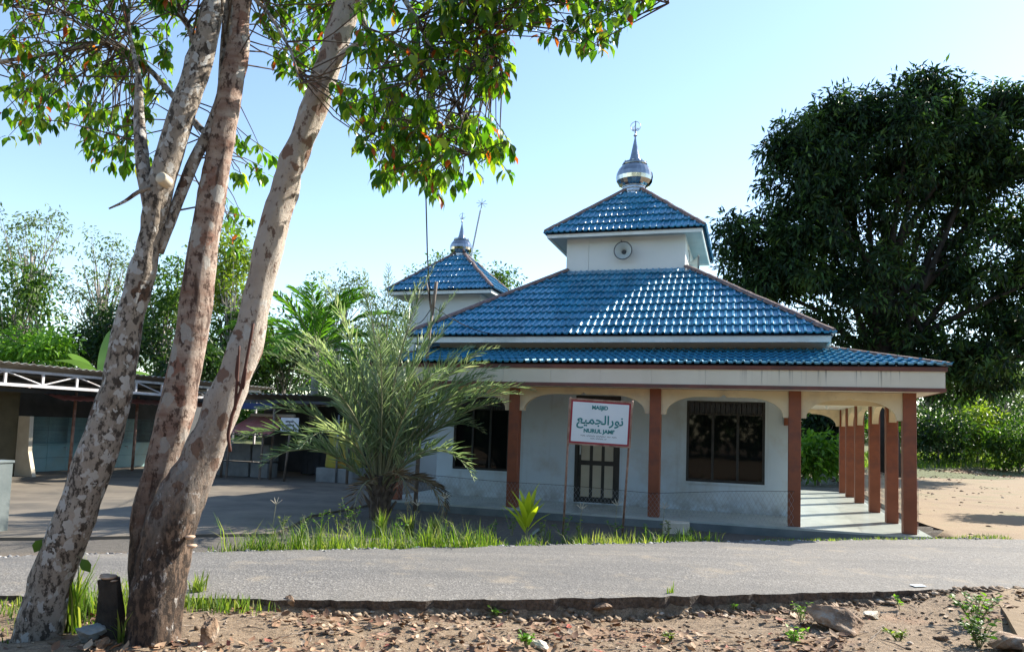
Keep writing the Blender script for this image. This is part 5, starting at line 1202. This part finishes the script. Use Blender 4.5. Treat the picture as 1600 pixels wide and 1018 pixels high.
G = 'weeds growing in the roadside grass'
WL = ['leftmost leafy weed of the roadside verge', 'second leafy weed from the left end of the verge', 'leafy weed left of the date palm, third from the left', 'leafy weed close left of the date palm foot', 'tallest leafy weed just left of the date palm foot',
      'leafy weed just right of the date palm foot', 'leafy weed between the forked pole and cordyline', 'leafy weed a little left of the cordyline plant', 'leafy weed below the left post of name board', 'leafy weed below the middle of name board',
      'leafy weed below the right post of name board', 'leafy weed before the third front column', 'leafy weed just left of the pale cement block', 'short leafy weed right of the pale cement block', 'leafy weed touching the left of the cordyline', 'short leafy weed right of the cordyline by the grey stone']
for i, (x, y, h) in enumerate(((440, 838, .34), (470, 842, .40), (500, 838, .42), (530, 834, .5), (548, 838, .62), (620, 842, .4), (700, 845, .3), (770, 842, .34), (880, 842, .38), (905, 842, .34), (960, 843, .32), (1010, 842, .28), (1045, 838, .3), (1080, 842, .22), (800, 836, .42), (845, 838, .3))):
    weed(WL[i], pg(x, y), h, 4, M['brightgreen'] if i % 3 else M['yellowgreen'], 700+i, .055, G)
gl = pg
weed('spreading weed at the right by the track corner', gl(1525, 975), .30, 9, M['brightgreen'], 731, .07, None, .8)
weed('bushy low weed in the bottom right corner', gl(1530, 1010), .22, 12, M['midgreen'], 732, .06, None, 1.1)
weed('small upright weed left of the large rock', gl(1252, 972), .19, 4, M['brightgreen'], 733, .045)
weed('weed below and left of the large rock', gl(1240, 1004), .13, 8, M['brightgreen'], 734, .05, None, 1.2)
weed('single upright weed at the broken road edge', gl(1408, 952), .16, 2, M['brightgreen'], 735, .05)
weed('tiny weed on the dirt near the road edge left of rock', gl(1147, 942), .08, 3, M['brightgreen'], 736, .045, None, 1.)
weed('low weed under the road edge in the middle', gl(775, 950), .10, 6, M['brightgreen'], 737, .045, None, 1.4)
weed('little weed clump at the bottom middle beside pale stone', gl(822, 1010), .10, 8, M['brightgreen'], 738, .05, None, 1.2)
weed('weed on the dirt right of the large rock', gl(1405, 1000), .09, 7, M['yellowgreen'], 739, .045, None, 1.6)
weed('low green weed far right of bottom middle', gl(1050, 1000), .06, 5, M['yellowgreen'], 740, .04, None, 1.6)
def tuft(label, p, h, n, seed, sp=.5):
    p = np.array(p); t = thing('grass_tuft', label, 'grass tuft', p); r = np.random.default_rng(seed); V, T = blades(np.stack([r.normal(0, .025, n), r.normal(0, .025, n), np.full(n, -.02)], 1), r.uniform(.5, 1, n)*h, seed, sp, .006); npmesh('blades', V, T, M['grass'], t)
tuft('tall thin grass tuft on the broken road edge', gl(1047, 948), .20, 9, 751); tuft('tall green grass tuft between the left trunk and the stump', gl(110, 985), .62, 70, 752, .4); tuft('straggling grass tuft at the foot of the stump', gl(190, 1002), .30, 16, 753, .9)
tuft('grass tuft right of the twin-stemmed tree by the road', gl(310, 930), .26, 60, 754, .7)
for i, (x, y, h) in enumerate(((595, 838, .55), (640, 838, .5), (680, 836, .42))): tuft(['broad bright grass tuft before the date palm', 'bright grass tuft right of the date palm foot', 'grass tuft right of the forked pole'][i], pg(x, y), h, 70, 760+i, .5)
for i, (x, y) in enumerate(((648, 830), (905, 842), (960, 842), (1035, 832), (425, 838), (690, 830))):
    p = pg(x, y); t = thing('seed_grass', 'pale star-headed grass stalk in the roadside verge', 'grass stalk', p, 0, 'star-headed grass stalks in the verge'); h = .42+.06*(i % 3)
    mb = MB(); mb.tube([(0, 0, -.03), (.01, 0, h*.5), (.03, .01, h)], .004, 4); mb.build('stalk', M['rachis'], t)
    for k_ in range(4):
        mb = MB(); a = -.9+k_*.6; mb.tube([(.03, .01, h), (.03+.11*math.sin(a), .01, h+.11*math.cos(a))], .005, 4); mb.build('spike', M['cream'], t)
# small litter scraps
pp_ = gl(1020-20, 1002)
for lb, px, mt in (('small white scrap lying on the road near its edge', (1433, 914), 'signw'),):
    p = pz(*px, ZR+.012); o = MB().box(-.07, .07, -.04, .04, ZR+.014, ZR+.018).build('paper_scrap', M[mt]); o.location = (p[0], p[1], .0); o.rotation_euler = (R(3), 0, .2); tag(o, lb, 'scrap')
